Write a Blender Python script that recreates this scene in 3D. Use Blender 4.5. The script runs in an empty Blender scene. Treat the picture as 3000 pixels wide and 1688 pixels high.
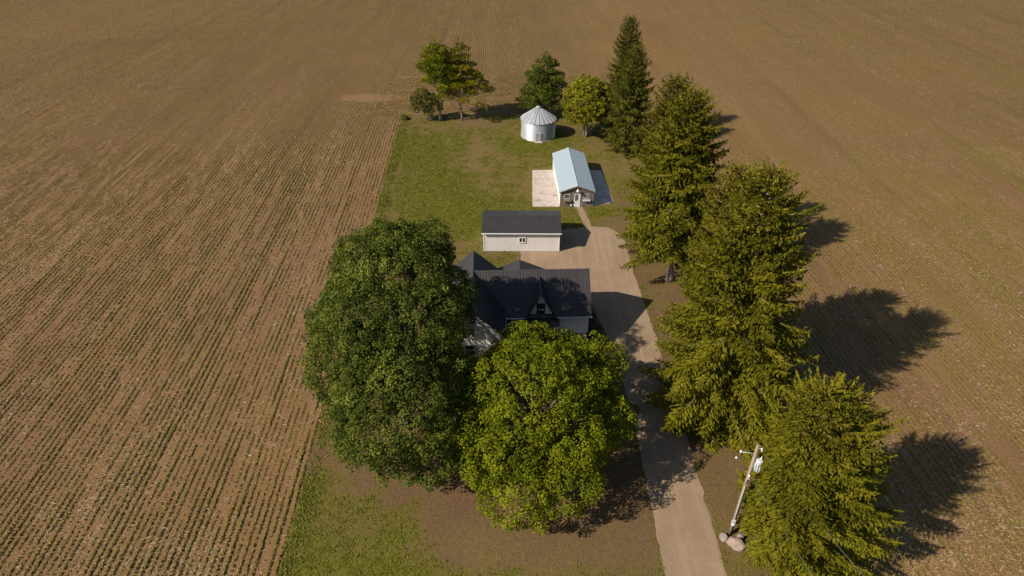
import bpy, math, random
import numpy as np
from mathutils import Vector, Matrix

random.seed(7)
scene = bpy.context.scene
col = scene.collection
PI = math.pi
SUN = Vector((1.18, 0.60, -1.0)).normalized()          # direction the sunlight travels

# ------------------------------------------------------------------ helpers
def tag(o, label=None, cat=None, group=None, kind=None):
    if label: o['label'] = label
    if cat: o['category'] = cat
    if group: o['group'] = group
    if kind: o['kind'] = kind
    return o

def empty(name, loc, rz=0.0):
    o = bpy.data.objects.new(name, None)
    o.empty_display_size = 0.5
    col.objects.link(o)
    o.location = loc
    o.rotation_euler = (0, 0, rz)
    return o

def link(name, me, parent=None, mats=()):
    o = bpy.data.objects.new(name, me)
    for m in mats: me.materials.append(m)
    col.objects.link(o)
    if parent is not None: o.parent = parent
    return o

class MB:
    """collects polygons, then links them as ONE mesh object"""
    def __init__(s): s.v, s.f, s.m, s.sm = [], [], [], []
    def poly(s, pts, mat=0, smooth=False):
        b = len(s.v); s.v += [tuple(p) for p in pts]
        s.f.append(tuple(range(b, b + len(pts)))); s.m.append(mat); s.sm.append(smooth)
    def box(s, x0, x1, y0, y1, z0, z1, mat=0):
        c = [(x0,y0,z0),(x1,y0,z0),(x1,y1,z0),(x0,y1,z0),(x0,y0,z1),(x1,y0,z1),(x1,y1,z1),(x0,y1,z1)]
        s.hexa(c, mat)
    def hexa(s, c, mat=0):
        b = len(s.v); s.v += [tuple(p) for p in c]
        for f in ((0,3,2,1),(4,5,6,7),(0,1,5,4),(1,2,6,5),(2,3,7,6),(3,0,4,7)):
            s.f.append(tuple(b+i for i in f)); s.m.append(mat); s.sm.append(False)
    def slab(s, a, b, c, d, th, mat=0):
        a,b,c,d = map(Vector, (a,b,c,d))
        n = (b-a).cross(d-a).normalized()*th
        s.hexa([a-n,b-n,c-n,d-n,a,b,c,d], mat)
    def extr(s, poly, off, mat=0):
        """prism: polygon (list of 3d pts) extruded along off"""
        off = Vector(off); p = [Vector(q) for q in poly]; n = len(p)
        b = len(s.v); s.v += [tuple(q) for q in p] + [tuple(q+off) for q in p]
        s.f.append(tuple(range(b, b+n))[::-1]); s.f.append(tuple(range(b+n, b+2*n)))
        s.m += [mat]*2; s.sm += [False]*2
        for i in range(n):
            j = (i+1) % n
            s.f.append((b+i, b+j, b+n+j, b+n+i)); s.m.append(mat); s.sm.append(False)
    def tube(s, pts, rads, seg=10, mat=0, cap=True):
        pts = [Vector(p) for p in pts]
        if not isinstance(rads, (list, tuple)): rads = [rads]*len(pts)
        b = len(s.v); prev = None
        for i, p in enumerate(pts):
            t = (pts[min(i+1, len(pts)-1)] - pts[max(i-1, 0)]).normalized()
            if prev is None:
                u = t.orthogonal().normalized()
            else:
                u = (prev - t*prev.dot(t)).normalized()
            prev = u; w = t.cross(u)
            for k in range(seg):
                a = 2*PI*k/seg
                s.v.append(tuple(p + (u*math.cos(a) + w*math.sin(a))*rads[i]))
        for i in range(len(pts)-1):
            for k in range(seg):
                k2 = (k+1) % seg
                s.f.append((b+i*seg+k, b+i*seg+k2, b+(i+1)*seg+k2, b+(i+1)*seg+k)); s.m.append(mat); s.sm.append(True)
        if cap:
            s.f.append(tuple(b+k for k in range(seg))[::-1]); s.m.append(mat); s.sm.append(False)
            e = b+(len(pts)-1)*seg
            s.f.append(tuple(e+k for k in range(seg))); s.m.append(mat); s.sm.append(False)
    def build(s, name, mats, parent=None):
        me = bpy.data.meshes.new(name)
        me.from_pydata(s.v, [], s.f); me.update()
        me.polygons.foreach_set('material_index', s.m)
        me.polygons.foreach_set('use_smooth', s.sm)
        if not isinstance(mats, (list, tuple)): mats = [mats]
        return link(name, me, parent, mats)

def quad_mesh(name, Q, tint, mats, parent=None, midx=None):
    """Q (n,4,3) quads -> one mesh; tint (n) is a per-face attribute"""
    n = len(Q)
    me = bpy.data.meshes.new(name)
    me.vertices.add(4*n); me.vertices.foreach_set('co', np.ascontiguousarray(Q, dtype=np.float32).ravel())
    me.loops.add(4*n); me.loops.foreach_set('vertex_index', np.arange(4*n, dtype=np.int32))
    me.polygons.add(n)
    me.polygons.foreach_set('loop_start', np.arange(0, 4*n, 4, dtype=np.int32))
    me.polygons.foreach_set('loop_total', np.full(n, 4, dtype=np.int32))
    if midx is not None: me.polygons.foreach_set('material_index', np.asarray(midx, dtype=np.int32))
    at = me.attributes.new('tint', 'FLOAT', 'FACE'); at.data.foreach_set('value', np.asarray(tint, dtype=np.float32))
    me.update(calc_edges=True)
    return link(name, me, parent, mats)

def nrm(a): return a/np.maximum(np.linalg.norm(a, axis=-1, keepdims=True), 1e-9)

def leaves(P, N, a, b, rng):
    """diamond leaves at P facing N, half-length a, half-width b"""
    N = nrm(N); r = nrm(rng.normal(size=P.shape))
    u = nrm(np.cross(N, r)); v = np.cross(N, u)
    a = np.asarray(a).reshape(-1, 1)*np.ones((len(P), 1)); b = np.asarray(b).reshape(-1, 1)*np.ones((len(P), 1))
    return np.stack([P-u*a, P+v*b, P+u*a, P-v*b], axis=1)

def sprigs(S, D, l, w, rng, up=None):
    """pointed sprigs growing from S along D"""
    D = nrm(D)
    r = rng.normal(size=S.shape)
    if up is not None: r = r*(1-up) + np.array([0, 0, 1.0])*up*2
    side = nrm(np.cross(D, r))
    l = np.asarray(l).reshape(-1, 1)*np.ones((len(S), 1)); w = np.asarray(w).reshape(-1, 1)*np.ones((len(S), 1))
    M = S + D*l*0.4
    return np.stack([S, M+side*w, S+D*l, M-side*w], axis=1)

def vnoise(x, y, seed=0):
    """2-d value noise, 0..1, vectorised"""
    x = np.asarray(x, dtype=np.float64); y = np.asarray(y, dtype=np.float64)
    xi = np.floor(x).astype(np.int64); yi = np.floor(y).astype(np.int64)
    fx = x-xi; fy = y-yi
    fx = fx*fx*(3-2*fx); fy = fy*fy*(3-2*fy)
    def h(a, b):
        n = (a*374761393 + b*668265263 + seed*1442695041) & 0xffffffff
        n = ((n ^ (n >> 13))*1274126177) & 0xffffffff
        n = ((n ^ (n >> 16))*2246822519) & 0xffffffff
        return ((n ^ (n >> 15)) & 0xffff)/65535.0
    return (h(xi,yi)*(1-fx)+h(xi+1,yi)*fx)*(1-fy) + (h(xi,yi+1)*(1-fx)+h(xi+1,yi+1)*fx)*fy

def fbm(x, y, seed=0, oct=4):
    t = 0; a = 0.5; s = 0
    for i in range(oct):
        t = t + a*vnoise(x*2**i, y*2**i, seed+i*17); s += a; a *= 0.55
    return t/s

def sstep(a, b, x):
    t = np.clip((x-a)/(b-a), 0, 1); return t*t*(3-2*t)

# ------------------------------------------------------------------ materials
class NT:
    def __init__(s, name):
        s.m = bpy.data.materials.new(name); s.m.use_nodes = True
        s.t = s.m.node_tree; s.n = s.t.nodes; s.l = s.t.links
        s.b = s.n['Principled BSDF']; s.out = s.n['Material Output']
    def node(s, typ, **kw):
        n = s.n.new(typ)
        for k, v in kw.items(): setattr(n, k, v)
        return n
    def con(s, a, b): s.l.new(a, b)
    def coord(s, scale=(1,1,1), rot=(0,0,0), kind='Object'):
        tc = s.node('ShaderNodeTexCoord'); mp = s.node('ShaderNodeMapping')
        mp.inputs['Scale'].default_value = scale; mp.inputs['Rotation'].default_value = rot
        s.con(tc.outputs[kind], mp.inputs['Vector']); return mp.outputs[0]
    def geo(s, scale=(1,1,1), rot=(0,0,0)):
        g = s.node('ShaderNodeNewGeometry'); mp = s.node('ShaderNodeMapping')
        mp.inputs['Scale'].default_value = scale; mp.inputs['Rotation'].default_value = rot
        s.con(g.outputs['Position'], mp.inputs['Vector']); return mp.outputs[0]
    def noise(s, vec, scale, detail=4, rough=0.55):
        n = s.node('ShaderNodeTexNoise'); n.inputs['Scale'].default_value = scale
        n.inputs['Detail'].default_value = detail; n.inputs['Roughness'].default_value = rough
        s.con(vec, n.inputs['Vector']); return n.outputs['Fac']
    def ramp(s, fac, stops, interp='LINEAR'):
        r = s.node('ShaderNodeValToRGB'); r.color_ramp.interpolation = interp
        e = r.color_ramp.elements
        while len(e) < len(stops): e.new(0.5)
        for el, (p, c) in zip(e, stops):
            el.position = p; el.color = (c, c, c, 1) if not hasattr(c, '__len__') else (*c, 1)
        s.con(fac, r.inputs['Fac']); return r.outputs['Color']
    def mix(s, fac, a, b, mode='MIX'):
        n = s.node('ShaderNodeMix', data_type='RGBA', blend_type=mode)
        for v, i in ((fac, 0), (a, 6), (b, 7)):
            if hasattr(v, 'links') or isinstance(v, bpy.types.NodeSocket): s.con(v, n.inputs[i])
            elif hasattr(v, '__len__'): n.inputs[i].default_value = (*v, 1)
            else: n.inputs[i].default_value = v
        return n.outputs[2]
    def math(s, op, a, b=0.0):
        n = s.node('ShaderNodeMath', operation=op)
        for v, i in ((a, 0), (b, 1)):
            if isinstance(v, bpy.types.NodeSocket): s.con(v, n.inputs[i])
            else: n.inputs[i].default_value = v
        return n.outputs[0]
    def bump(s, h, dist=0.02, strength=0.6):
        b = s.node('ShaderNodeBump'); b.inputs['Distance'].default_value = dist; b.inputs['Strength'].default_value = strength
        s.con(h, b.inputs['Height']); s.con(b.outputs[0], s.b.inputs['Normal'])
    def color(s, c):
        if isinstance(c, bpy.types.NodeSocket): s.con(c, s.b.inputs['Base Color'])
        else: s.b.inputs['Base Color'].default_value = (*c, 1)
    def set(s, rough=0.6, metal=0.0, spec=0.3):
        s.b.inputs['Roughness'].default_value = rough; s.b.inputs['Metallic'].default_value = metal
        s.b.inputs['Specular IOR Level'].default_value = spec

def simple(name, c, rough=0.6, metal=0.0, spec=0.3, var=0.12, scale=1.5, stretch=(1,1,1), bump=0):
    t = NT(name); v = t.coord(stretch)
    n = t.noise(v, scale, 5, 0.6)
    lo = tuple(x*(1-var) for x in c); hi = tuple(min(1, x*(1+var)) for x in c)
    t.color(t.ramp(n, [(0.3, lo), (0.7, hi)])); t.set(rough, metal, spec)
    if bump: t.bump(t.noise(v, scale*8, 4), bump)
    return t.m

def leaf_mat(name, stops, transl=0.25, rough=0.7, spec=0.1):
    t = NT(name)
    a = t.node('ShaderNodeAttribute', attribute_name='tint', attribute_type='GEOMETRY')
    c = t.ramp(a.outputs['Fac'], stops)
    t.color(c); t.set(rough, 0, spec)
    if transl:
        tr = t.node('ShaderNodeBsdfTranslucent'); t.con(c, tr.inputs['Color'])
        mx = t.node('ShaderNodeMixShader'); mx.inputs[0].default_value = transl
        t.con(t.b.outputs[0], mx.inputs[1]); t.con(tr.outputs[0], mx.inputs[2]); t.con(mx.outputs[0], t.out.inputs['Surface'])
    return t.m

ROW = math.radians(2.52)                                  # the crop rows lean this far from the view axis

def mat_field():
    t = NT('field_soil')
    g = t.geo()
    gr = t.geo(rot=(0, 0, -ROW))
    # soil, its clods and damp patches
    clod = t.noise(g, 5.0, 6, 0.7)
    soil = t.ramp(clod, [(0.3, (0.130, 0.071, 0.034)), (0.55, (0.205, 0.113, 0.055)), (0.75, (0.270, 0.155, 0.079))])
    patch = t.noise(g, 0.045, 5, 0.6)
    soil = t.mix(t.ramp(patch, [(0.40, 0.0), (0.66, 0.55)]), soil, (0.148, 0.083, 0.050))
    tk = t.noise(t.geo(scale=(0.55, 0.006, 1), rot=(0, 0, -ROW)), 1.0, 2, 0.5)
    soil = t.mix(t.ramp(tk, [(0.60, 0.0), (0.66, 0.45)]), soil, (0.118, 0.068, 0.040))
    # straw strips that follow the planter passes
    gs = t.geo(scale=(0.28, 0.016, 1), rot=(0, 0, -ROW))
    strip = t.noise(gs, 1.0, 4, 0.65)
    gx = t.geo(scale=(1.0, 0.10, 1), rot=(0, 0, -ROW))
    strip2 = t.noise(gx, 1.3, 3, 0.6)
    # straw flecks, lying any way but mostly across the rows
    v1 = t.geo(scale=(3.2, 12, 1), rot=(0, 0, 0.35)); v2 = t.geo(scale=(3.0, 14, 1), rot=(0, 0, -0.45))
    f1 = t.noise(v1, 1.0, 3, 0.6); f2 = t.noise(v2, 1.1, 3, 0.6)
    fl = t.math('MAXIMUM', f1, f2)
    amt = t.math('ADD', t.math('MULTIPLY', strip, 0.26), t.math('MULTIPLY', strip2, 0.12))
    fl = t.math('ADD', fl, t.math('SUBTRACT', amt, 0.19))
    mask = t.ramp(fl, [(0.585, 0.0), (0.68, 0.85)])
    straw = t.ramp(t.noise(g, 9.0, 3), [(0.3, (0.290, 0.184, 0.086)), (0.7, (0.400, 0.272, 0.142))])
    c = t.mix(mask, soil, straw)
    # faint green film of seedlings and weeds that gathers in long patches
    gw = t.noise(t.geo(scale=(0.05, 0.018, 1), rot=(0, 0, -ROW)), 1.0, 5, 0.65)
    gm = t.math('MULTIPLY', t.ramp(gw, [(0.40, 0.03), (0.70, 0.48)]), t.ramp(t.noise(g, 3.2, 3), [(0.40, 0.1), (0.62, 1.0)]))
    c = t.mix(gm, c, (0.210, 0.148, 0.028))
    t.color(c); t.set(0.95, 0, 0.1)
    t.bump(t.math('ADD', clod, t.math('MULTIPLY', fl, 0.6)), 0.07, 0.9)
    return t.m

def mat_yard():
    t = NT('yard_ground')
    g = t.geo()
    a = t.node('ShaderNodeAttribute', attribute_name='green', attribute_type='GEOMETRY').outputs['Fac']
    d = t.node('ShaderNodeAttribute', attribute_name='dry', attribute_type='GEOMETRY').outputs['Fac']
    clod = t.noise(g, 4.0, 6, 0.7)
    soil = t.ramp(clod, [(0.3, (0.092, 0.053, 0.031)), (0.6, (0.140, 0.083, 0.048)), (0.8, (0.190, 0.116, 0.068))])
    dry = t.ramp(t.noise(g, 6.0, 5, 0.7), [(0.3, (0.125, 0.096, 0.026)), (0.7, (0.205, 0.150, 0.046))])
    c = t.mix(t.math('MULTIPLY', d, t.ramp(t.noise(g, 2.0, 4), [(0.35, 0.35), (0.65, 1.0)])), soil, dry)
    gn = t.noise(g, 2.6, 6, 0.75)
    gmask = t.ramp(t.math('ADD', t.math('MULTIPLY', a, 0.85), t.math('SUBTRACT', gn, 0.72)), [(0.0, 0.0), (0.62, 0.92)])
    green = t.ramp(t.noise(g, 7.0, 4, 0.7), [(0.3, (0.078, 0.076, 0.010)), (0.55, (0.122, 0.118, 0.013)), (0.75, (0.170, 0.158, 0.021))])
    c = t.mix(gmask, c, green)
    t.color(c); t.set(0.95, 0, 0.08)
    t.bump(t.math('ADD', clod, gn), 0.08, 0.8)
    return t.m

def mat_gravel():
    t = NT('driveway_gravel'); g = t.geo()
    big = t.noise(g, 0.25, 5, 0.6); fine = t.noise(g, 14.0, 4, 0.7)
    c = t.ramp(fine, [(0.25, (0.200, 0.138, 0.084)), (0.5, (0.300, 0.212, 0.133)), (0.78, (0.400, 0.298, 0.200))])
    c = t.mix(t.ramp(big, [(0.38, 0.0), (0.66, 0.65)]), c, (0.225, 0.152, 0.096))
    c = t.mix(t.ramp(t.noise(g, 1.6, 5, 0.7), [(0.42, 0.0), (0.70, 0.45)]), c, (0.200, 0.140, 0.094))
    # wheel tracks: packed lighter bands along the drive
    tr = t.noise(t.geo(scale=(1.1, 0.05, 1)), 1.2, 3, 0.5)
    c = t.mix(t.ramp(tr, [(0.5, 0.0), (0.68, 0.35)]), c, (0.385, 0.280, 0.200))
    t.color(c); t.set(0.9, 0, 0.15); t.bump(fine, 0.03, 0.7)
    return t.m

def mat_concrete():
    t = NT('slab_concrete'); g = t.geo()
    c = t.ramp(t.noise(g, 1.2, 6, 0.65), [(0.3, (0.36, 0.30, 0.25)), (0.55, (0.50, 0.43, 0.37)), (0.75, (0.58, 0.51, 0.45))])
    st = t.ramp(t.noise(t.geo(scale=(0.55, 1.5, 1)), 0.75, 5, 0.7), [(0.57, 0.0), (0.66, 0.85)])
    c = t.mix(st, c, (0.235, 0.135, 0.085))
    # lines across where the slab was poured
    w = t.node('ShaderNodeTexWave', wave_type='BANDS', bands_direction='Y'); w.inputs['Scale'].default_value = 0.42; w.inputs['Distortion'].default_value = 0.4
    t.con(g, w.inputs['Vector'])
    c = t.mix(t.ramp(w.outputs['Fac'], [(0.0, 0.40), (0.06, 0.0)]), c, (0.30, 0.23, 0.18))
    t.color(c); t.set(0.85, 0, 0.2); t.bump(t.noise(g, 10, 4), 0.01)
    return t.m

def mat_bark(name, a, b):
    t = NT(name); v = t.geo(scale=(6, 6, 1.2))
    n = t.noise(v, 2.0, 6, 0.7)
    t.color(t.ramp(n, [(0.3, a), (0.7, b)])); t.set(0.9, 0, 0.15); t.bump(n, 0.05, 0.9)
    return t.m

def mat_boards():
    t = NT('weathered_boards'); v = t.coord((5.2, 5.2, 0.25))
    n = t.noise(v, 1.0, 4, 0.6); f = t.noise(t.coord((30, 30, 1.2)), 1.0, 5, 0.7)
    c = t.ramp(n, [(0.3, (0.150, 0.116, 0.090)), (0.5, (0.235, 0.185, 0.148)), (0.72, (0.320, 0.262, 0.216))])
    c = t.mix(t.ramp(f, [(0.35, 0.5), (0.6, 0.0)]), c, (0.085, 0.062, 0.048))
    t.color(c); t.set(0.9, 0, 0.15); t.bump(f, 0.01)
    return t.m

def mat_stone(name, a, b, scale=3.0):
    t = NT(name); v = t.coord()
    n = t.noise(v, scale, 7, 0.7); n2 = t.noise(v, scale*5, 5, 0.7)
    c = t.ramp(n, [(0.3, a), (0.7, b)])
    c = t.mix(t.ramp(n2, [(0.55, 0.0), (0.75, 0.5)]), c, tuple(x*0.55 for x in a))
    t.color(c); t.set(0.9, 0, 0.2); t.bump(n2, 0.03)
    return t.m

def mat_foundation():
    t = NT('foundation_stone'); v = t.coord()
    br = t.node('ShaderNodeTexBrick'); br.inputs['Scale'].default_value = 1.0
    br.inputs['Brick Width'].default_value = 0.75; br.inputs['Row Height'].default_value = 0.30; br.inputs['Mortar Size'].default_value = 0.018
    mp = t.node('ShaderNodeMapping'); mp.inputs['Rotation'].default_value = (PI/2, 0, 0)
    t.con(v, mp.inputs['Vector']); t.con(mp.outputs[0], br.inputs['Vector'])
    br.inputs['Color1'].default_value = (0.30, 0.27, 0.24, 1); br.inputs['Color2'].default_value = (0.40, 0.36, 0.32, 1); br.inputs['Mortar'].default_value = (0.20, 0.18, 0.16, 1)
    c = t.mix(t.ramp(t.noise(v, 3, 5), [(0.4, 0.0), (0.7, 0.6)]), br.outputs['Color'], (0.26, 0.23, 0.20))
    t.color(c); t.set(0.9); t.bump(t.noise(v, 12, 4), 0.02)
    return t.m

def mat_galv(name, c, rough, metal, var=0.18):
    t = NT(name); v = t.coord((1, 1, 0.5))
    n = t.noise(v, 1.3, 6, 0.7); n2 = t.noise(t.coord((3, 3, 0.3)), 1.0, 4)
    a = t.ramp(n, [(0.3, tuple(x*(1-var) for x in c)), (0.7, tuple(min(1, x*(1+var)) for x in c))])
    a = t.mix(t.ramp(n2, [(0.55, 0.0), (0.75, 0.3)]), a, tuple(x*0.6 for x in c))
    t.color(a); t.set(rough, metal, 0.5)
    return t.m

M = {}
M['field'] = mat_field(); M['yard'] = mat_yard(); M['gravel'] = mat_gravel(); M['concrete'] = mat_concrete()
M['boards'] = mat_boards(); M['foundation'] = mat_foundation()
M['roof_dark'] = simple('dark_steel_roof', (0.044, 0.041, 0.041), 0.45, 0.0, 0.32, 0.15, 0.6)
M['siding'] = simple('ivory_steel_siding', (0.61, 0.585, 0.56), 0.5, 0, 0.35, 0.05, 0.7)
M['house_siding'] = simple('pale_house_siding', (0.78, 0.775, 0.75), 0.6, 0, 0.3, 0.05, 0.7)
M['trim'] = simple('white_trim', (0.66, 0.655, 0.65), 0.5, 0, 0.35, 0.04)
M['gutter'] = simple('pale_gutter', (0.55, 0.56, 0.57), 0.4, 0, 0.4, 0.05)
M['dark_trim'] = simple('dark_trim', (0.030, 0.032, 0.036), 0.45, 0, 0.4, 0.1)
M['glass'] = simple('dark_window_glass', (0.030, 0.033, 0.036), 0.08, 0, 0.6, 0.2, 2.0)
M['pale_glass'] = simple('screened_window_glass', (0.20, 0.23, 0.24), 0.25, 0, 0.5, 0.1, 2.0)
M['grey_glass'] = simple('door_glass', (0.085, 0.105, 0.11), 0.15, 0, 0.5, 0.2, 2.0)
M['roof_pale'] = mat_galv('pale_blue_steel_roof', (0.325, 0.395, 0.435), 0.50, 0.0, 0.05)
M['wall_pale'] = mat_galv('pale_steel_wall', (0.56, 0.60, 0.61), 0.5, 0.0, 0.06)
M['door'] = simple('white_door_paint', (0.66, 0.70, 0.71), 0.5, 0, 0.35, 0.06)
M['planter'] = simple('planter_wood', (0.23, 0.17, 0.10), 0.85, 0, 0.2, 0.25, 4)
M['planter_white'] = simple('planter_white_paint', (0.55, 0.54, 0.52), 0.75, 0, 0.2, 0.15, 4)
M['bin_wall'] = mat_galv('galvanised_wall', (0.45, 0.475, 0.50), 0.42, 0.5)
M['bin_roof'] = mat_galv('galvanised_roof', (0.42, 0.43, 0.44), 0.48, 0.4, 0.1)
M['bin_door'] = mat_galv('galvanised_door', (0.40, 0.40, 0.38), 0.6, 0.2)
M['lamp'] = simple('enamel_lamp', (0.72, 0.74, 0.75), 0.35, 0, 0.5, 0.03)
M['pole'] = mat_bark('pole_wood', (0.200, 0.150, 0.115), (0.390, 0.320, 0.265))
M['steel'] = simple('grey_steel', (0.50, 0.52, 0.54), 0.4, 0.3, 0.5, 0.08)
M['tank'] = simple('transformer_paint', (0.46, 0.49, 0.50), 0.45, 0, 0.4, 0.06)
M['white_glaze'] = simple('white_porcelain', (0.62, 0.62, 0.62), 0.3, 0, 0.5, 0.03)
M['red'] = simple('red_cable', (0.55, 0.050, 0.035), 0.5, 0, 0.4, 0.05)
M['wire'] = simple('wire_metal', (0.20, 0.20, 0.20), 0.5, 0.2, 0.4, 0.05)
M['pink_stone'] = mat_stone('pink_boulder', (0.225, 0.165, 0.132), (0.37, 0.28, 0.235), 1.6)
M['grey_stone'] = mat_stone('grey_boulder', (0.20, 0.165, 0.135), (0.32, 0.275, 0.23), 2.0)
M['bark_maple'] = mat_bark('maple_bark', (0.070, 0.052, 0.042), (0.17, 0.13, 0.105))
M['bark_spruce'] = mat_bark('spruce_bark', (0.150, 0.110, 0.090), (0.33, 0.26, 0.215))
M['bark_pine'] = mat_bark('pine_bark', (0.120, 0.082, 0.062), (0.32, 0.24, 0.19))
G3 = lambda a, b, c, d: [(0.0, a), (0.45, b), (0.85, c), (1.0, d)]
M['leaf_dark'] = leaf_mat('maple_leaf_dark', G3((0.038,0.052,0.008),(0.088,0.110,0.015),(0.152,0.172,0.024),(0.225,0.232,0.038)), 0.22, 0.7, 0.08)
M['leaf_bright'] = leaf_mat('maple_leaf_bright', G3((0.066,0.082,0.004),(0.142,0.163,0.007),(0.212,0.230,0.010),(0.270,0.278,0.018)), 0.25, 0.7, 0.06)
M['leaf_yellow'] = leaf_mat('small_tree_leaf', G3((0.095,0.095,0.003),(0.205,0.192,0.004),(0.270,0.250,0.007),(0.310,0.280,0.012)), 0.25, 0.55, 0.25)
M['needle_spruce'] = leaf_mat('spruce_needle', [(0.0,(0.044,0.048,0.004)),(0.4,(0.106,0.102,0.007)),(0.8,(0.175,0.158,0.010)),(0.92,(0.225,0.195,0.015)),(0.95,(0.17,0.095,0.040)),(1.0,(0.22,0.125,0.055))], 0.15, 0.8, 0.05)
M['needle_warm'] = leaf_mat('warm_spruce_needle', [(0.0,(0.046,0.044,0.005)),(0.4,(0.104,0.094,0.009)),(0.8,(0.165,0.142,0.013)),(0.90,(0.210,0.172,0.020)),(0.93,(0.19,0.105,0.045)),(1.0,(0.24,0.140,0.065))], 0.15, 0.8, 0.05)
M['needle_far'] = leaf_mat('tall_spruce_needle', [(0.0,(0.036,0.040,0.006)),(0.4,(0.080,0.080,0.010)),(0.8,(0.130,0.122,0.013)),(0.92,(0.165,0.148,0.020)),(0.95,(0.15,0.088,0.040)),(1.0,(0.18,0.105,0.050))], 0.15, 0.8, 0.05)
M['needle_pine'] = leaf_mat('pine_needle', G3((0.060,0.072,0.006),(0.145,0.160,0.008),(0.215,0.222,0.010),(0.265,0.255,0.012)), 0.15, 0.8, 0.05)
M['needle_gold'] = leaf_mat('yellowing_pine_needle', G3((0.065,0.068,0.006),(0.150,0.142,0.008),(0.245,0.200,0.009),(0.340,0.245,0.009)), 0.15, 0.8, 0.05)
M['needle_green'] = leaf_mat('green_pine_needle', G3((0.040,0.056,0.009),(0.085,0.106,0.013),(0.135,0.152,0.017),(0.180,0.190,0.020)), 0.15, 0.8, 0.05)
M['leaf_shrub'] = leaf_mat('shrub_leaf', G3((0.036,0.042,0.006),(0.080,0.084,0.009),(0.130,0.124,0.013),(0.170,0.150,0.018)), 0.2, 0.6, 0.2)
M['leaf_rust'] = leaf_mat('rusty_shrub_leaf', G3((0.060,0.040,0.036),(0.120,0.075,0.066),(0.19,0.125,0.11),(0.24,0.17,0.15)), 0.15, 0.8, 0.05)
M['crop'] = leaf_mat('seedling_leaf', G3((0.070,0.074,0.006),(0.138,0.138,0.010),(0.205,0.190,0.018),(0.260,0.230,0.034)), 0.2, 0.6, 0.2)
M['straw'] = leaf_mat('straw', G3((0.26,0.165,0.08),(0.36,0.24,0.13),(0.46,0.33,0.20),(0.62,0.50,0.37)), 0.0, 0.85, 0.1)
M['weed'] = leaf_mat('weed_leaf', G3((0.072,0.078,0.006),(0.128,0.134,0.010),(0.190,0.188,0.016),(0.250,0.235,0.028)), 0.2, 0.6, 0.2)

# ------------------------------------------------------------------ camera, light, sky
cam = bpy.data.cameras.new('camera'); camo = bpy.data.objects.new('camera', cam); col.objects.link(camo)
CAMZ = 43.0; PITCH = math.radians(34.7); FPX = 1870.0
cam.sensor_width = 36.0; cam.lens = FPX/3000*36.0; cam.clip_end = 4000; cam.clip_start = 0.5
camo.location = (0, 0, CAMZ); camo.rotation_euler = (PI/2-PITCH, 0, 0)
scene.camera = camo

w = bpy.data.worlds.new('World'); scene.world = w; w.use_nodes = True
sky = w.node_tree.nodes.new('ShaderNodeTexSky'); sky.sky_type = 'NISHITA'; sky.sun_disc = False
EL = math.asin(-SUN.z)
sky.sun_elevation = EL; sky.sun_rotation = math.atan2(-SUN.x, -SUN.y) % (2*PI)
sky.altitude = 200; sky.air_density = 1.0; sky.dust_density = 0.8; sky.ozone_density = 1.0
bg = w.node_tree.nodes['Background']; bg.inputs['Strength'].default_value = 0.075
w.node_tree.links.new(sky.outputs[0], bg.inputs['Color'])
sun = bpy.data.lights.new('sun', 'SUN'); sun.energy = 4.9; sun.angle = math.radians(0.5); sun.color = (1.0, 0.90, 0.77)
suno = bpy.data.objects.new('sun', sun); col.objects.link(suno)
suno.rotation_euler = SUN.to_track_quat('-Z', 'Y').to_euler(); suno.location = (-60, -30, 80)
vs = scene.view_settings; vs.view_transform = 'Standard'; vs.look = 'None'; vs.exposure = 0.40; vs.gamma = 1.0; vs.use_curve_mapping = False
scene.cycles.max_bounces = 6; scene.cycles.diffuse_bounces = 3; scene.cycles.transparent_max_bounces = 4

# ------------------------------------------------------------------ ground
def lot_left(y): return -16.9 - 0.0484*(y-26)
def lot_right(y): return 23.6 - 0.012*(y-26)
LOT_Y0, LOT_Y1 = 4.0, 121.5

mb = MB(); mb.poly([(-900,-300,0),(900,-300,0),(900,1500,0),(-900,1500,0)])
o = mb.build('field_ground', M['field']); tag(o, 'brown tilled field with straw and rows of seedlings round the lot', 'field', kind='structure')

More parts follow.
